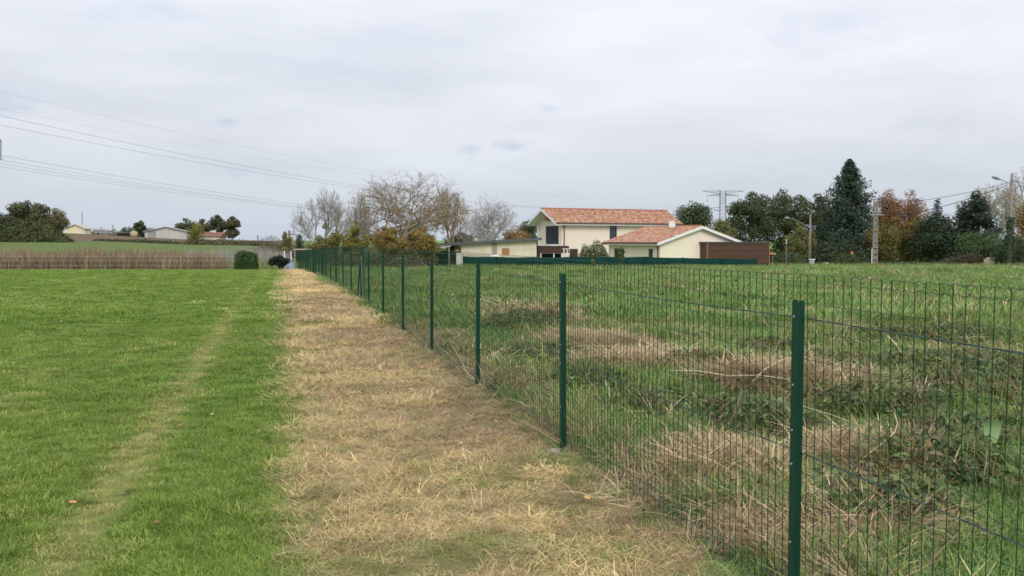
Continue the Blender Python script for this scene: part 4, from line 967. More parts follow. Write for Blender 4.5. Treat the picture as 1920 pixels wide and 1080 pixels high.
hedge('round_bush', 'bright rounded green bush left of the concrete pole', 1561, 1612, [480, 472, 471, 474, 481], 104.5, 1.8, SHRUB, 5500, .085, 20, 'bush')
hedge('gate_bush', 'low grey-green plants behind the two gate pillars', 1527, 1640, [491, 492, 494, 492, 490, 492], 103, 1.2, SHRUB + DRY[:1], 3500, .08, 21, 'bush')
leafy('liquidambar', 'red-topped tree with gold lower leaves behind the concrete pole', 'tree', 1662, 356, 82, 116, GOLD, 40, 12000, .10, .06, 22, topcols=RED, shape=.45, group='red and gold trees')
leafy('liquidambar', 'rightmost of the red-topped trees, with twin crown', 'tree', 1706, 357, 80, 117, GOLD, 40, 12000, .10, .06, 23, topcols=RED, shape=.4, group='red and gold trees')
leafy('golden_tree', 'broad golden-olive tree low in front of the red-topped trees', 'tree', 1648, 412, 92, 113, GOLD + OLIVE, 44, 9500, .11, .04, 24)
leafy('golden_tree', 'smaller golden tree between the red-topped trees and dark cypress', 'tree', 1712, 404, 62, 113.5, GOLD + RUST[:2], 36, 6500, .11, .04, 25)
leafy('evergreen', 'dense near-black evergreen beside the golden trees', 'tree', 1752, 398, 112, 110, CON + OAK[:2], 60, 13000, .13, .02, 26, shape=.35)
conifer('spruce', 'pointed small spruce tip rising from the near-black evergreen', 1755, 374, 46, 111.5, CON, 90, 34, .12, .1, 27)
leafy('pine_tree', 'ragged dark pine with open upper branches left of the ivy-clad pole', 'tree', 1826, 360, 92, 109, PINE, 34, 9500, .14, .05, 28, shape=.75, clump=(.10, .19))
leafy('laurel_shrub', 'rounded mid-green shrub at the foot of the ragged pine', 'shrub', 1834, 432, 92, 102, SHRUB, 34, 7500, .10, .02, 29)
leafy('laurel_shrub', 'leafy green shrub around the foot of the ivy-clad pole', 'shrub', 1892, 440, 84, 97, SHRUB + OAK[:2], 36, 7500, .10, .02, 30)
bare('birch_tree', 'pale birch with yellow-white hanging leaves behind the ivy-clad pole', 1870, 336, 106, 124, 31, 'bark_pale', 7, 7000, PALE, .085, twig=.009, zbias=.2)
bare('birch_tree', 'second pale birch cut by the right picture edge', 1945, 312, 100, 128, 32, 'bark_pale', 7, 5000, PALE + RUST[:2], .085, twig=.009)
leafy('orange_tree', 'orange-leaved tree at the right picture edge', 'tree', 1926, 372, 72, 116, RUST + GOLD[:2], 36, 6500, .11, .1, 33)
hedge('hedge', 'low grey-green hedge right of the concrete pole', 1638, 1772, [487, 489, 490, 489, 491, 492], 101, 1.4, SHRUB + [(.07, .085, .05)], 7000, .08, 34, rough=.35)
hedge('bramble_mound', 'brown mound of dying brambles left of the meter cabinet', 1745, 1852, [497, 486, 478, 473, 473, 476], 99, 2.2, [(.10, .075, .045), (.08, .07, .04), (.06, .07, .03), (.13, .085, .055)], 8000, .085, 35, 'bramble')
hedge('hedge', 'dark hedge behind the meter cabinet at the right', 1842, 1990, [472, 462, 466, 470, 468, 470], 99.5, 2.6, OAK + SHRUB[:2], 9500, .09, 36)
hedge('back_shrubs', 'dark continuous shrubbery behind the garage hedge and street poles', 1436, 1640, [452, 446, 455, 450, 458, 455], 136, 4, OAK + CON, 9000, .15, 37, 'shrub')
hedge('back_shrubs', 'dark continuous shrubbery behind the golden trees and evergreens', 1630, 1990, [452, 446, 455, 450, 458, 455, 448], 134, 4, OAK + CON, 13000, .15, 38, 'shrub')
# ivy on the pole
ir = np.random.default_rng(5); iq = onground(1892, 92); nI = 1500; hI = ir.random(nI) ** .8 * (CAMH + (451 - 407) / 1750 * 92 - iq.z); aI = ir.uniform(0, 6.28, nI); rI = (.24 + .5 * np.exp(-hI / 2.2) + .12 * ir.random(nI)) * ir.uniform(.6, 1.15, nI)
leaf_obj('ivy', np.stack([rI * np.cos(aI), rI * np.sin(aI), hI], -1), np.stack([np.cos(aI), np.sin(aI), .4 + 0 * aI], -1) + ir.normal(size=(nI, 3)) * .4, .085 * ir.uniform(.6, 1.2, nI), pick([(.03, .055, .025), (.045, .075, .03)], nI, ir), rp_, 5)
# left of the houses
leafy('rust_bush', 'rust-brown rounded bush at the left gable of the tiled house', 'bush', 968, 424, 62, 132, RUST, 30, 5500, .14, .05, 41)
leafy('dark_tree', 'dark green tree just showing behind the left gable', 'tree', 992, 413, 52, 150, OAK + OLIVE[:1], 30, 5000, .16, .1, 42)
bare('bare_tree', 'pale bare tree between the walnut and the tiled house', 915, 360, 104, 112, 143, 'bark_pale', 8, 700, PALE[:2] + RUST[:1], .07, twig=.008, spread=.78, zbias=.12)
bare('walnut_tree', 'largest bare tree with spreading limbs and last brown leaves', 750, 311, 262, 82, 44, 'bark_walnut', 8, 4200, GOLD + RUST, .065, twig=.0065, spread=.66, leafz=(0, .6), zbias=.22)
bare('bare_tree', 'thin bare tree with curved limbs above the lean-to', 846, 338, 78, 90, 145, 'bark_walnut', 7, 220, GOLD, .07, twig=.0075, lean=.15, spread=.8, zbias=.1)
bare('bare_tree', 'greyish twiggy tree between the pale bare tree and the walnut', 676, 352, 66, 100, 46, 'bark_pale', 8, 700, DRY, .06, twig=.0065, spread=.66, zbias=.2)
bare('bare_tree', 'pale bushy bare tree left of all the other bare trees', 602, 349, 118, 112, 47, 'bark_pale', 8, 0, None, twig=.0075, spread=.62, zbias=.25)
leafy('dark_evergreen', 'dark green tree behind the outbuilding roof', 'tree', 862, 434, 70, 116, OAK, 26, 4500, .13, .1, 48)
leafy('dark_evergreen', 'low dark tree hidden behind the walnut limbs', 'tree', 775, 415, 80, 112, OAK + RUST[:1], 26, 4500, .13, .1, 49)
leafy('golden_bush', 'yellow-green bush at the far left end of the bush row', 'bush', 612, 420, 74, 78, YGREEN + OLIVE, 34, 6000, .085, .03, 50, clump=(.09, .18), group='autumn bushes behind the fence')
leafy('golden_bush', 'tall yellow-leaved bush under the greyish twiggy tree', 'bush', 668, 414, 66, 77, YGREEN + GOLD[:2], 34, 5500, .085, .03, 51, clump=(.09, .18), group='autumn bushes behind the fence')
leafy('golden_bush', 'rust and gold bush in front of the walnut trunk', 'bush', 728, 424, 96, 76, RUST + GOLD, 40, 7500, .085, .02, 52, clump=(.08, .16), group='autumn bushes behind the fence')
leafy('golden_bush', 'wide golden bush between the walnut trunk and the lean-to', 'bush', 790, 426, 84, 77, GOLD + RUST[:1], 40, 7000, .085, .02, 53, clump=(.08, .16), group='autumn bushes behind the fence')
hedge('undergrowth', 'low mixed undergrowth behind the far green fence posts', 570, 800, [468, 464, 466, 463, 467, 466, 470], 71, 2.0, OLIVE + DRY + SHRUB[:2], 8000, .075, 54, 'bush', rough=.4)
hedge('back_thicket', 'dull brown-green thicket closing the gaps behind the bare trees', 556, 884, [456, 450, 452, 447, 450, 448, 452, 450], 104, 3, DRY + OLIVE + OAK[:2], 9000, .12, 79, 'shrub', rough=.4)
leafy('sapling', 'young yellow tree beside the slim dark pole', 'tree', 537, 434, 24, 83, YGREEN, 16, 1200, .075, .2, 55)
conifer('small_conifer', 'little dark conifer past the end of the green fence', 562, 439, 26, 95, CON, 60, 22, .10, .03, 56)
hedge('far_shrubs', 'dull brown shrubs beyond the end of the lawn', 482, 612, [462, 456, 458, 454, 458, 456], 120, 3, DRY + OLIVE, 5000, .14, 57, 'shrub')
hedge('bamboo', 'feathery green bamboo clump in front of the tiled house', 1080, 1146, [466, 447, 455, 440, 452, 462], 80.5, 1.6, [(.10, .13, .045), (.13, .155, .05), (.08, .11, .04)], 6500, .075, 58, 'bamboo', rough=.3)
leafy('young_tree', 'slim young tree by the green screening, left of the bungalow windows', 'tree', 1163, 464, 20, 74.5, SHRUB + YGREEN[:2], 14, 900, .06, .1, 59)
leafy('small_shrub', 'small yellow-green shrub against the middle of the green screening', 'shrub', 1111, 485, 14, 76.5, YGREEN[1:], 10, 420, .055, .05, 60)
# the end of the lawn and the hill
hedge('clipped_bush', 'square clipped dark green bush at the end of the lawn', 444, 480, [469, 466, 466, 468, 472], 60, 1.3, [(.05, .10, .03), (.07, .13, .035), (.04, .08, .025)], 6500, .05, 61, 'bush', rough=.22, box=True)
leafy('dark_bush', 'small dark bush in front of the pale stakes', 'bush', 524, 477, 42, 58.5, [(.022, .035, .02), (.03, .045, .022)], 26, 3200, .055, .12, 62)
leafy('left_tree', 'big olive-green tree at the left edge of the hill', 'tree', 52, 375, 96, 152, OLIVE + OAK, 56, 10500, .17, .08, 63, clump=(.09, .17))
leafy('left_tree', 'pale greyish tree right of the big olive tree', 'tree', 104, 391, 52, 156, PALE[:1] + OLIVE + [(.18, .17, .11)], 34, 5000, .15, .06, 64)
leafy('left_tree', 'dark tree cut by the left picture edge', 'tree', 5, 398, 74, 149, OAK + OLIVE[:1], 36, 6500, .17, .03, 65)
hedge('thicket', 'dark thicket below the big olive tree on the left', -60, 131, [402, 398, 410, 404, 412, 440], 149, 6, OAK + OLIVE[:3], 16000, .15, 66, 'shrub')
leafy('hill_tree', 'round dark tree just right of the pale barn', 'tree', 349, 408, 48, 252, OAK, 30, 4500, .24, .05, 67, group='trees around the barn')
leafy('hill_tree', 'olive tree between the two dark trees right of the barn', 'tree', 382, 411, 30, 255, OLIVE, 22, 2600, .22, .1, 68, group='trees around the barn')
leafy('hill_tree', 'tallest dark tree above the far tiled roof', 'tree', 408, 403, 36, 250, OAK, 30, 4200, .24, .08, 69, group='trees around the barn')
leafy('hill_tree', 'dark broad tree at the right end of the barn trees', 'tree', 436, 406, 36, 248, OAK + RUST[:1], 30, 4500, .24, .03, 70, group='trees around the barn')
leafy('hill_tree', 'dark tree peeping over the left roof slope of the barn', 'tree', 263, 414, 24, 268, OAK, 20, 2400, .22, .05, 71, group='trees around the barn')
hedge('hill_shrubs', 'dark row of shrubs behind the low dark shed', 222, 300, [428, 425, 424, 427, 424], 272, 4, OAK, 3600, .22, 72, 'shrub')
hedge('bare_shrub', 'grey bare shrubs beside the pale yellow house', 168, 226, [433, 427, 424, 430, 425, 430], 274, 4, DRY + OLIVE[:2], 1100, .20, 73, 'shrub', rough=.4)
hedge('bare_shrub', 'grey bare shrubs on the skyline beyond the clipped bush', 486, 532, [446, 440, 437, 441, 447], 205, 3, [(.34, .31, .30), (.28, .25, .24), (.24, .21, .20)], 500, .13, 74, 'shrub', rough=.4)
leafy('yellow_sapling', 'loose yellow-green sapling in front of the pale barn', 'tree', 369, 419, 40, 168, YGREEN, 22, 1500, .14, .1, 75)
hedge('field_hedge', 'dark low hedge across the hill below the barn', 178, 346, [457, 453, 452, 450, 452, 453, 455], 172, 2.5, OAK + SHRUB[:1], 6500, .15, 76)
hedge('field_hedge', 'dark hedge below the far tiled roof', 343, 552, [447, 450, 449, 452, 454, 453], 168, 3, OAK + DRY + RUST[:1], 8000, .15, 77)
hedge('dry_thicket', 'soft brown tangle of dying weeds behind the stock fence', -120, 418, [481, 476, 480, 474, 479, 475, 481, 477, 474, 480, 476, 479, 484], 63.8, 3.4, [(.27, .19, .13), (.22, .15, .105), (.33, .25, .165), (.19, .16, .09), (.16, .15, .075)], 14000, .055, 78, 'weeds', rough=.5)
# dead standing weeds along the field edge: nobody could count them
wr_ = np.random.default_rng(9)
def weeds(name, label, x0, x1, Z0, Z1, n, hlo, hhi, cols, wd, topf=None, seed=3):
    r_ = np.random.default_rng(seed); Z = r_.uniform(Z0, Z1, n); px_ = r_.uniform(x0, x1, n); X = (px_ - 960) / 1750 * Z; g = gz(X, Z)
    h = r_.uniform(hlo, hhi, n) * (.45 + 1.0 * fbm(X, Z, 2.6, 5, 4))
    if topf is not None: h *= np.interp(px_, *topf)
    a = r_.uniform(0, np.pi, n); ux, uy = np.cos(a) * wd, np.sin(a) * wd; lx, ly = r_.normal(0, .13, n) * h, r_.normal(0, .13, n) * h
    b0 = np.stack([X - ux, Z - uy, g], -1); b1 = np.stack([X + ux, Z + uy, g], -1); m0 = np.stack([X - ux + lx * .5, Z - uy + ly * .5, g + h * .6], -1); m1 = np.stack([X + ux + lx * .5, Z + uy + ly * .5, g + h * .6], -1)
    t0 = np.stack([X + lx * 1.4 - ux * .3, Z + ly * 1.4, g + h], -1); t1 = np.stack([X + lx * 1.4 + ux * .3, Z + ly * 1.4, g + h], -1)
    V = np.stack([b0, b1, m1, m0, t1, t0], 1).reshape(-1, 3); k = (np.arange(n) * 6)[:, None]
    Fq = np.concatenate([k + np.array([[0, 1, 2, 3]]), k + np.array([[3, 2, 4, 5]])]); T = pick(cols, n, r_, .3)
    o = link(name, np_mesh(name, V, Fq, np.repeat(T, 6, 0)), M['leaf']); return tag(o, label, 'weeds', None, 'stuff')
weeds('dry_weeds', 'band of dry brown standing weeds along the far lawn edge', -120, 428, 61.6, 66.5, 9000, .7, 1.35, [(.36, .25, .165), (.29, .195, .13), (.44, .33, .21), (.24, .17, .115), (.22, .20, .10)], .018, ([-120, 380, 405, 428], [1, 1, .8, .3]))
weeds('vine_stakes', 'pale grey dead vines and stakes beyond the clipped bush', 345, 545, 74, 84, 1800, .7, 1.15, [(.34, .33, .30), (.28, .26, .23), (.38, .34, .28)], .012, seed=4)
weeds('tall_field_grass', 'uneven tall grass fringe at the far edge of the rough field', 860, 2040, 88, 101, 17000, .22, .62, [(.17, .23, .075), (.23, .28, .10), (.32, .31, .15), (.14, .20, .065)], .02, seed=6)
weeds('tall_field_grass', 'uneven grass fringe in front of the green screening', 840, 1440, 62, 74.2, 13000, .18, .42, [(.16, .24, .07), (.22, .28, .09), (.28, .28, .12), (.13, .19, .06)], .016, seed=7)
weeds('tall_field_grass', 'rough grass fringe past the end of the lawn', 425, 620, 61.5, 72, 6000, .15, .4, [(.15, .21, .06), (.21, .25, .09), (.30, .27, .15)], .015, seed=8)

# ------------------------------------------------------------------ grass, straw and brambles
def blade_mesh(name, blades, mtl):
    """blades: list of (root xy, azimuth, length, width, lift angle at root, curl, shade)"""
    V, Fc, T = [], [], []
    for (rx, ry, az, L_, w_, el, curl, sh) in blades:
        p = np.array([rx, ry, -.006]); d = np.array([math.cos(az), math.sin(az)]); sd_ = np.array([-d[1], d[0], 0]) * w_ / 2
        b = len(V)
        for k, (wf, f) in enumerate(((.8, 0), (1.0, .38), (.75, .72))):
            V += [p - sd_ * wf, p + sd_ * wf]; T += [sh, sh]
            e_ = el - curl * (f + .2); st = L_ * (.38, .34, .28)[k]
            p = p + np.array([d[0] * math.cos(e_), d[1] * math.cos(e_), math.sin(e_)]) * st
            if p[2] < .002: p[2] = .002
        V.append(p); T.append(sh)
        Fc += [(b, b + 1, b + 3), (b, b + 3, b + 2), (b + 2, b + 3, b + 5), (b + 2, b + 5, b + 4), (b + 4, b + 5, b + 6)]
    me = np_mesh(name, np.array(V), np.array(Fc), np.array(T)); me.materials.append(M[mtl]); return me
def make_set(cname, n, fn):
    c = bpy.data.collections.new(cname)
    for i in range(n):
        o = bpy.data.objects.new('%s_%02d' % (cname, i), fn(i)); c.objects.link(o)
    return c
def sh(r_, lo=.75, hi=1.2, yel=.15):
    s = r_.uniform(lo, hi); y = r_.random() * yel; return (s * (1 + y), s, s * (1 - y * .5))
def tuft(seed, nb, rad, L0, L1, w_, el0, el1, curl, yel=.15, lo=.75, hi=1.2):
    r_ = random.Random(seed); bl = []
    for k in range(nb):
        a = r_.uniform(0, 6.283); rr = rad * math.sqrt(r_.random()); 
        bl.append((rr * math.cos(a), rr * math.sin(a), a + r_.gauss(0, .9), r_.uniform(L0, L1), w_ * r_.uniform(.7, 1.3), r_.uniform(el0, el1), r_.uniform(.2, curl), sh(r_, lo, hi, yel)))
    return blade_mesh('blades', bl, 'blade')
def litter(seed, nb, rad, L0, L1, w_):
    """dead stems lying criss-cross"""
    r_ = random.Random(seed); bl = []
    for k in range(nb):
        a = r_.uniform(0, 6.283); rr = rad * math.sqrt(r_.random())
        bl.append((rr * math.cos(a), rr * math.sin(a), r_.uniform(0, 6.283), r_.uniform(L0, L1), w_ * r_.uniform(.6, 1.4), r_.uniform(.02, .55), r_.uniform(-.1, .9), sh(r_, .40, 1.3, .16)))
    return blade_mesh('blades', bl, 'blade')
def bram(seed, nl, rad, ht, ls):
    """arching cane with three-part leaves"""
    r_ = random.Random(seed); V, Fc, T = [], [], []
    def leaf(c, nrm, s, shd):
        nrm = nrm.normalized(); u = nrm.orthogonal().normalized(); a = r_.uniform(0, 6.28); v = nrm.cross(u); u, v = u * math.cos(a) + v * math.sin(a), v * math.cos(a) - u * math.sin(a)
        for ang in (-1.25, 0, 1.25):
            d_ = u * math.cos(ang) + v * math.sin(ang); q_ = nrm.cross(d_); b = len(V)
            for p in (c, c + d_ * s * .5 + q_ * s * .36 - nrm * s * .05, c + d_ * s - nrm * s * .18, c + d_ * s * .5 - q_ * s * .36 - nrm * s * .05, c + d_ * s * .52 + nrm * s * .06): V.append(tuple(p)); T.append(shd)
            Fc.extend([(b, b + 1, b + 4), (b + 1, b + 2, b + 4), (b + 2, b + 3, b + 4), (b + 3, b, b + 4)])
    for k in range(nl):
        a = r_.uniform(0, 6.283); rr = rad * math.sqrt(r_.random()); z = ht * r_.uniform(.15, 1.0) * (1 - .5 * rr / rad)
        leaf(Vector((rr * math.cos(a), rr * math.sin(a), z)), Vector((r_.gauss(0, .5), r_.gauss(0, .5), 1)), ls * r_.uniform(.6, 1.2), sh(r_, .6, 1.35, .2))
    for k in range(4):
        a = r_.uniform(0, 6.28); d_ = Vector((math.cos(a), math.sin(a), 0)); s_ = d_.cross(Vector((0, 0, 1))) * .003; pts = [d_ * rad * f + Vector((0, 0, ht * (4 * f * (1 - f) * .9))) for f in (0, .25, .5, .75, 1)]
        b = len(V)
        for p in pts: V += [tuple(p - s_), tuple(p + s_)]; T += [(1.15, .85, .75)] * 2
        for j in range(4): Fc += [(b + 2 * j, b + 2 * j + 1, b + 2 * j + 3), (b + 2 * j, b + 2 * j + 3, b + 2 * j + 2)]
    me = np_mesh('bramble', np.array(V), np.array(Fc), np.array(T)); me.materials.append(M['blade']); return me
S_LAWN_N = make_set('lawn_tuft_near', 8, lambda i: tuft(100 + i, 75, .11, .022, .062, .0034, .35, 1.4, 1.4, .2, .7, 1.25))
S_LAWN_M = make_set('lawn_tuft_mid', 6, lambda i: tuft(120 + i, 70, .17, .025, .065, .0052, .4, 1.4, 1.3, .2, .75, 1.2))
S_LAWN_F = make_set('lawn_tuft_far', 6, lambda i: tuft(140 + i, 80, .34, .03, .065, .011, .5, 1.4, 1.0, .15, .8, 1.2))
S_STR_N = make_set('straw_tuft_near', 10, lambda i: tuft(200 + i, 46, .12, .04, .12, .0030, .05, .75, 1.3, .12, .45, 1.25) if i < 3 else litter(200 + i, 60, .15, .05, .17, .0031))
S_STR_M = make_set('straw_tuft_mid', 8, lambda i: tuft(220 + i, 50, .24, .06, .16, .0050, .05, .75, 1.2, .12, .6, 1.2) if i < 3 else litter(220 + i, 58, .26, .08, .22, .0052))
S_STR_F = make_set('straw_tuft_far', 6, lambda i: tuft(240 + i, 80, .45, .07, .17, .012, .1, .8, 1.0, .12, .6, 1.2))
S_CUT_N = make_set('cut_straw_near', 6, lambda i: litter(260 + i, 46, .16, .08, .28, .0040))
S_CUT_M = make_set('cut_straw_mid', 6, lambda i: litter(280 + i, 56, .26, .10, .28, .0056))
S_FLD_N = make_set('field_tuft_near', 8, lambda i: tuft(300 + i, 42, .14, .06, .21, .0042, .45, 1.4, 1.6, .28, .6, 1.3))
S_FLD_M = make_set('field_tuft_mid', 6, lambda i: tuft(320 + i, 52, .27, .06, .21, .0070, .45, 1.4, 1.5, .28, .6, 1.3))
S_FLD_F = make_set('field_tuft_far', 6, lambda i: tuft(340 + i, 80, .55, .08, .22, .016, .6, 1.4, 1.2, .25, .65, 1.25))
S_BRAM = make_set('bramble_clump', 6, lambda i: bram(400 + i, 24, .17, .16, .033))
S_STEM = make_set('dry_stem', 6, lambda i: tuft(500 + i, 3, .05, .22, .50, .0040, .5, 1.5, .5, .1, .7, 1.2))

def scatter(name, label, cat, coll, nvar, pos, scale, tint, seed=0, lean=.10):
    r_ = np.random.default_rng(seed); n = len(pos)
    me = bpy.data.meshes.new(name); me.vertices.add(n); me.vertices.foreach_set('co', np.asarray(pos, np.float32).ravel())
    def attr(nm, tp, key, arr): a = me.attributes.new(nm, tp, 'POINT'); a.data.foreach_set(key, np.ascontiguousarray(arr).ravel())
    attr('scl', 'FLOAT', 'value', scale.astype(np.float32)); attr('vid', 'INT', 'value', r_.integers(0, nvar, n).astype(np.int32))
    attr('rot', 'FLOAT_VECTOR', 'vector', np.stack([r_.normal(0, lean, n), r_.normal(0, lean, n), r_.uniform(0, 6.283, n)], -1).astype(np.float32))
    T = np.ones((n, 4), np.float32); T[:, :3] = tint; attr('tint', 'FLOAT_COLOR', 'color', T)
    o = bpy.data.objects.new(name, me); COL.objects.link(o)
    g = bpy.data.node_groups.new(name + '_nodes', 'GeometryNodeTree')
    g.interface.new_socket('Geometry', in_out='INPUT', socket_type='NodeSocketGeometry'); g.interface.new_socket('Geometry', in_out='OUTPUT', socket_type='NodeSocketGeometry')
    a, b = g.nodes.new('NodeGroupInput'), g.nodes.new('NodeGroupOutput'); ip = g.nodes.new('GeometryNodeInstanceOnPoints'); ci = g.nodes.new('GeometryNodeCollectionInfo')
    ci.inputs['Collection'].default_value = coll; ci.inputs['Separate Children'].default_value = True; ci.inputs['Reset Children'].default_value = True
    def na(nm, tp): q = g.nodes.new('GeometryNodeInputNamedAttribute'); q.data_type = tp; q.inputs['Name'].default_value = nm; return q.outputs['Attribute']
    ip.inputs['Pick Instance'].default_value = True
    L_ = g.links; L_.new(a.outputs[0], ip.inputs['Points']); L_.new(ci.outputs[0], ip.inputs['Instance']); L_.new(na('vid', 'INT'), ip.inputs['Instance Index'])
    L_.new(na('rot', 'FLOAT_VECTOR'), ip.inputs['Rotation']); L_.new(na('scl', 'FLOAT'), ip.inputs['Scale']); L_.new(ip.outputs[0], b.inputs[0])
    md = o.modifiers.new('scatter', 'NODES'); md.node_group = g
    me.materials.append(M['blade'])
    return tag(o, label, cat, None, 'stuff')
def sample(y0, y1, dens, side, seed, left=.58, right=.58, mar=1.6):
    """random points of one band of ground; side: 'lawn', 'strip' or 'field'"""
    r_ = np.random.default_rng(seed); xa, xb = -left * y1 - mar, right * y1 + mar
    if side == 'lawn': xb = -.247 * y0 + .3
    if side == 'field': xa = FT - .247 * y1 - .3
    if side == 'strip': xa, xb = -.247 * y1 - .3, FT - .247 * y0 + .3
    n = int((xb - xa) * (y1 - y0) * dens); X = r_.uniform(xa, xb, n); Y = r_.uniform(y0, y1, n)
    t = tcoord(X, Y) - edge(Y, X) + r_.normal(0, .05, n)
    k = (X > -left * Y - mar) & (X < right * Y + mar)
    if side == 'lawn': k &= t < .02
    elif side == 'strip': k &= (t > -.03) & (t < FT + .05)
    else: k &= t > FT - .10
    return X[k], Y[k], r_
def atfence(X, Y): return 1 - .6 * np.exp(-((tcoord(X, Y) - FT) / .16) ** 2) * (Y < 30)      # trodden and strimmed along the posts
def put(X, Y, dz=0): return np.stack([X, Y, gz(X, Y) + dz], -1)
def lawn_tint(X, Y, r_):
    n = len(X); c = lerp(LAWN, LAWN2, np.clip(fbm(X, Y, 2.6, 41, 3) + r_.normal(0, .22, n), 0, 1))
    d = np.clip(track(X, Y) * 1.0 + .28 * sstep(.58, .8, fbm(X, Y, .7, 43, 3)) * (1 - sstep(12, 30, Y)), 0, 1); dry = r_.random(n) < d * .85 + .02
    c[dry] = LAWND * r_.uniform(.8, 1.3, (int(dry.sum()), 1)); return c * r_.uniform(.8, 1.2, (n, 1))
def lawn_scale(X, Y, r_): return (1 - .35 * track(X, Y)) * (.58 + .42 * fbm(X, Y, .6, 45, 3)) * r_.uniform(.8, 1.2, len(X))
def strip_tint(X, Y, r_):
    n = len(X); t = tcoord(X, Y); br = sstep(.36, .66, fbm(X, Y, 1.1, 51, 3) + .22 * (t / FT - .4) + r_.normal(0, .05, n)) * (1 - .55 * sstep(25, 45, Y))
    c = lerp(STRAW, STRAWB, br * r_.uniform(.5, 1.1, n)); gm = .40 * sstep(.56, .78, fbm(X, Y, .75, 61, 3)) * (1 - .7 * sstep(12, 25, Y)) + .10 * (1 - sstep(8, 20, Y)) + .6 * np.exp(-np.maximum(t, 0) / .16)
    gr = r_.random(n) < gm; c[gr] = lerp(STRAWG, LAWN2, r_.random(int(gr.sum()))); return c * r_.uniform(.72, 1.22, (n, 1)), br
def field_tint(X, Y, r_):
    n = len(X); c = lerp(FIELD, FIELD2, np.clip(fbm(X, Y, 2.2, 71, 3) * .9 + .35 * sstep(25, 90, Y) + r_.normal(0, .22, n), 0, 1))
    br = r_.random(n) < .07; c[br] = FIELDD * r_.uniform(.6, 1.1, (int(br.sum()), 1)); return c * r_.uniform(.7, 1.25, (n, 1))
j = 0
for (y0, y1, d_, coll, nv, lod) in ((2.4, 7.5, 290, S_LAWN_N, 8, 'near'), (7.5, 15, 130, S_LAWN_M, 6, 'middle'), (15, 31, 42, S_LAWN_F, 6, 'far'), (31, 61.5, 20, S_LAWN_F, 6, 'farthest')):
    X, Y, r_ = sample(y0, y1, d_, 'lawn', 700 + j); j += 1
    sc_ = lawn_scale(X, Y, r_) * (1.0 if y0 < 31 else 1.15)
    scatter('lawn_grass', 'short green mown lawn grass, %s stretch' % lod, 'grass', coll, nv, put(X, Y), sc_, lawn_tint(X, Y, r_), 700 + j)
for (y0, y1, d_, coll, nv, lod) in ((2.4, 7.5, 330, S_STR_N, 10, 'near'), (7.5, 15, 150, S_STR_M, 8, 'middle'), (15, 31, 55, S_STR_F, 6, 'far'), (31, 61, 28, S_STR_F, 6, 'farthest')):
    X, Y, r_ = sample(y0, y1, d_, 'strip', 720 + j); j += 1; T, br = strip_tint(X, Y, r_); T *= (.62 + .66 * fbm(X, Y, .16, 91, 2))[:, None]
    s_ = (1 - .25 * br) * (.46 + .52 * fbm(X, Y, .5, 65, 3)) * r_.uniform(.7, 1.2, len(X))
    scatter('dead_grass', 'bleached dead grass of the sprayed strip, %s stretch' % lod, 'dead grass', coll, nv, put(X, Y), s_ * atfence(X, Y), T, 720 + j, .12)
for (y0, y1, d_, coll, coll2, nv, nv2, lod) in ((2.4, 7.5, 150, S_FLD_N, S_CUT_N, 8, 6, 'near'), (7.5, 15, 75, S_FLD_M, S_CUT_M, 6, 6, 'middle'), (15, 34, 26, S_FLD_F, S_STR_F, 6, 6, 'far'), (34, 100, 5, S_FLD_F, S_STR_F, 6, 6, 'farthest')):
    X, Y, r_ = sample(y0, y1, d_, 'field', 740 + j); j += 1; m_ = straw_field(X, Y); k = (r_.random(len(X)) > np.clip(m_ * 1.15, 0, .93))
    # nothing grows through the houses
    k &= ~((Y > 74) & (X > -9) & (X < 24))
    sc_ = (.45 + .95 * fbm(X, Y, .9, 75, 3)) * r_.uniform(.65, 1.25, len(X)) * (1 + .5 * sstep(40, 90, Y))
    scatter('field_grass', 'rough green field grass beyond the fence, %s stretch' % lod, 'grass', coll, nv, put(X, Y)[k], (sc_ * atfence(X, Y))[k], field_tint(X, Y, r_)[k], 740 + j, .10)
    X, Y, r_ = sample(y0, y1, d_ * (1.6 if y0 < 15 else .8), 'field', 760 + j); m_ = straw_field(X, Y); k = r_.random(len(X)) < m_ * 1.2
    k &= ~((Y > 74) & (X > -9) & (X < 24)); X, Y = X[k], Y[k]; n = len(X)
    c = lerp(FIELDD * 1.1, STRAWB, np.clip(fbm(X, Y, .6, 77, 2) * 1.1 - .25 + r_.normal(0, .15, n), 0, 1)) * r_.uniform(.5, 1.3, (n, 1))
    scatter('cut_straw', 'brown cut straw lying in heaps beyond the fence, %s stretch' % lod, 'straw', coll2, nv2, put(X, Y, .01), r_.uniform(.7, 1.3, n) * atfence(X, Y), c, 760 + j, .14)
# brambles and standing dry stems
X, Y, r_ = sample(2.6, 15, 260, 'field', 790); m_ = bramble(X, Y); k = r_.random(len(X)) < np.clip(m_ * 1.1 - .36, 0, .5) + .045 * sstep(.45, .7, fbm(X, Y, 1.0, 83, 2)); X, Y, m_ = X[k], Y[k], m_[k]; n = len(X)
scatter('bramble_leaves', 'dark bramble leaves creeping through the rough field', 'brambles', S_BRAM, 6, put(X, Y), r_.uniform(.7, 1.25, n) * (.6 + .5 * m_), pick([(.085, .15, .05), (.115, .185, .06), (.065, .115, .045), (.15, .20, .075), (.10, .165, .055), (.15, .13, .06)], n, r_), 790, .3)
X, Y, r_ = sample(2.6, 40, 3.2, 'field', 795); n = len(X)
scatter('dry_stems', 'scattered dry upright stems in the rough field', 'stems', S_STEM, 6, put(X, Y), r_.uniform(.6, 1.2, n), pick([(.42, .33, .20), (.32, .22, .14), (.5, .42, .28)], n, r_), 795, .35)
X, Y, r_ = sample(2.6, 14, 2.6, 'strip', 797); n = len(X)
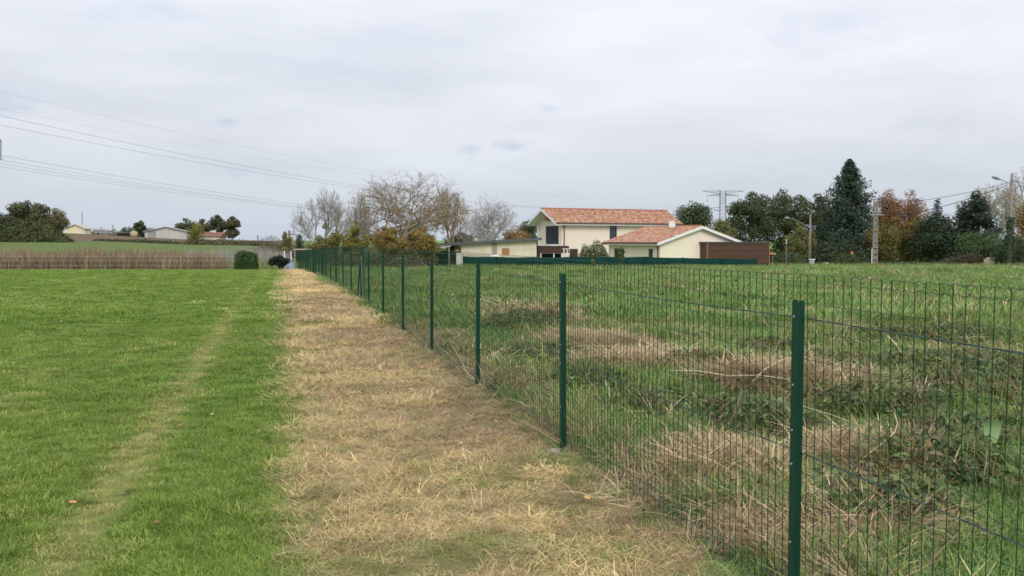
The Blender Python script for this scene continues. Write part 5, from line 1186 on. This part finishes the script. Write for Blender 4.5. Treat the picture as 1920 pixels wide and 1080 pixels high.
scatter('dry_stems', 'broken dry stems lying on the sprayed strip', 'stems', S_STEM, 6, put(X, Y), r_.uniform(.4, .8, n), pick([(.50, .38, .22), (.25, .15, .10), (.56, .46, .30)], n, r_), 797, .9)
S_ROS = make_set('leaf_rosette', 4, lambda i: tuft(600 + i, 11, .02, .04, .11, .017, .15, .8, .9, .2, .75, 1.2))
X, Y, r_ = sample(2.6, 16, 1.1, 'lawn', 801); n = len(X)
scatter('lawn_weeds', 'small broad-leaved weeds dotted through the lawn', 'weeds', S_ROS, 4, put(X, Y), r_.uniform(.5, 1.1, n), pick([(.11, .20, .06), (.15, .24, .07), (.09, .16, .06)], n, r_), 801)
X, Y, r_ = sample(2.6, 14, 3.0, 'field', 803); n = len(X)
scatter('field_weeds', 'broad-leaved weeds among the rough field grass', 'weeds', S_ROS, 4, put(X, Y), r_.uniform(.7, 1.3, n), pick([(.12, .22, .06), (.17, .27, .08), (.10, .17, .06)], n, r_), 803)
S_DEAD = make_set('dead_leaf', 4, lambda i: tuft(620 + i, 1, .01, .035, .06, .032, .05, .5, .9, .1, .8, 1.2))
X, Y, r_ = sample(2.6, 30, .9, 'lawn', 805); X2, Y2, r2 = sample(2.6, 16, 3.5, 'strip', 807); X, Y = np.concatenate([X, X2]), np.concatenate([Y, Y2]); n = len(X)
scatter('fallen_leaves', 'few small fallen leaves on the lawn and the dead strip', 'leaves', S_DEAD, 4, put(X, Y, .025), r_.uniform(.6, 1.2, n), pick([(.42, .24, .09), (.30, .17, .09), (.55, .46, .30), (.5, .34, .1)], n, r_), 805)
# single fallen stalks that stand out
def stalk(name, pts, rad, mt, label):
    w_ = [Vector((x, y, g1(x, y) + h)) for x, y, h in pts]; o = MB().tube(w_, [rad * (1 - .55 * k / (len(w_) - 1)) for k in range(len(w_))], 6).build(name, M[mt], None, smooth=True); return tag(o, label, 'stalk', 'fallen stalks')
stalk('dry_stalk', [(1.40, 8.35, .16), (1.62, 8.15, .16), (1.86, 7.95, .12), (2.08, 7.85, .13), (2.32, 7.75, .10)], .008, 'straw_stick', 'long pale fallen stalk lying across the cut straw')
stalk('dry_stalk', [(2.02, 7.8, .10), (2.15, 7.9, .15), (2.3, 8.0, .17), (2.5, 8.1, .2)], .005, 'straw_stick', 'thin pale stalk forking off the long fallen stalk')
stalk('brown_stalk', [(1.42, 6.2, .02), (1.47, 6.28, .09), (1.52, 6.35, .14), (1.62, 6.5, .30)], .007, 'brown_stick', 'brown leaning stalk left of the nearest visible post')
stalk('dry_stalk', [(1.98, 5.35, .03), (2.08, 5.38, .09), (2.18, 5.45, .11), (2.26, 5.46, .17), (2.30, 5.52, .20), (2.31, 5.6, .25)], .005, 'straw_stick', 'forked pale twig above the bramble patch near the fence')
stalk('dry_stalk', [(2.66, 5.75, .06), (2.9, 5.65, .05), (3.15, 5.55, .05)], .004, 'straw_stick', 'straight pale stalk lying right of the forked twig')
stalk('dry_stalk', [(4.0, 9.9, .32), (4.03, 9.75, .24), (4.05, 9.6, .12)], .008, 'straw_stick', 'short pale upright stalk above the large bramble patch')
stalk('brown_stalk', [(2.62, 6.9, .02), (2.64, 6.95, .12), (2.66, 7.0, .25), (2.72, 7.15, .42)], .007, 'brown_stick', 'brown upright stalk beside the bramble right of the post')
stalk('dry_stalk', [(2.05, 6.6, .18), (2.25, 6.5, .13), (2.45, 6.35, .06)], .004, 'straw_stick', 'slim pale stalk slanting down behind the mesh')
stalk('dry_stalk', [(.55, 11.0, .08), (.75, 10.8, .11), (.9, 10.7, .12), (1.25, 10.75, .10)], .008, 'straw_stick', 'pale stalk lying by the far straw heap')
# one broad pale dock leaf
q = Vector((2.98, 5.75, 0)); q.z = g1(q.x, q.y)
dk = empty('dock_plant', q, 0, 'broad pale green dock leaf standing in the grass behind the mesh', 'plant')
V = []; nn = 7
for k in range(nn):
    f = k / (nn - 1); wv = .055 * math.sin(math.pi * min(1, f * .86 + .14)) ** .7; cx, cz = .10 * f - .16 * f * f, .10 + .26 * f - .10 * f * f
    V += [(cx * .4 - wv, cx - .012, cz), (cx * .4, cx, cz - .008), (cx * .4 + wv, cx - .012, cz)]
Fc = [(3 * k + a, 3 * k + a + 1, 3 * k + a + 4, 3 * k + a + 3) for k in range(nn - 1) for a in (0, 1)]
lo = link('leaf_blade', np_mesh('leaf_blade', V, Fc, np.tile([[.30, .42, .19]], (len(V), 1)), smooth=True), M['leaf'], dk)
MB().tube([(0, 0, -.02), (0, 0, .10)], .006, 5).build('leaf_stalk', M['straw_stick'], dk)
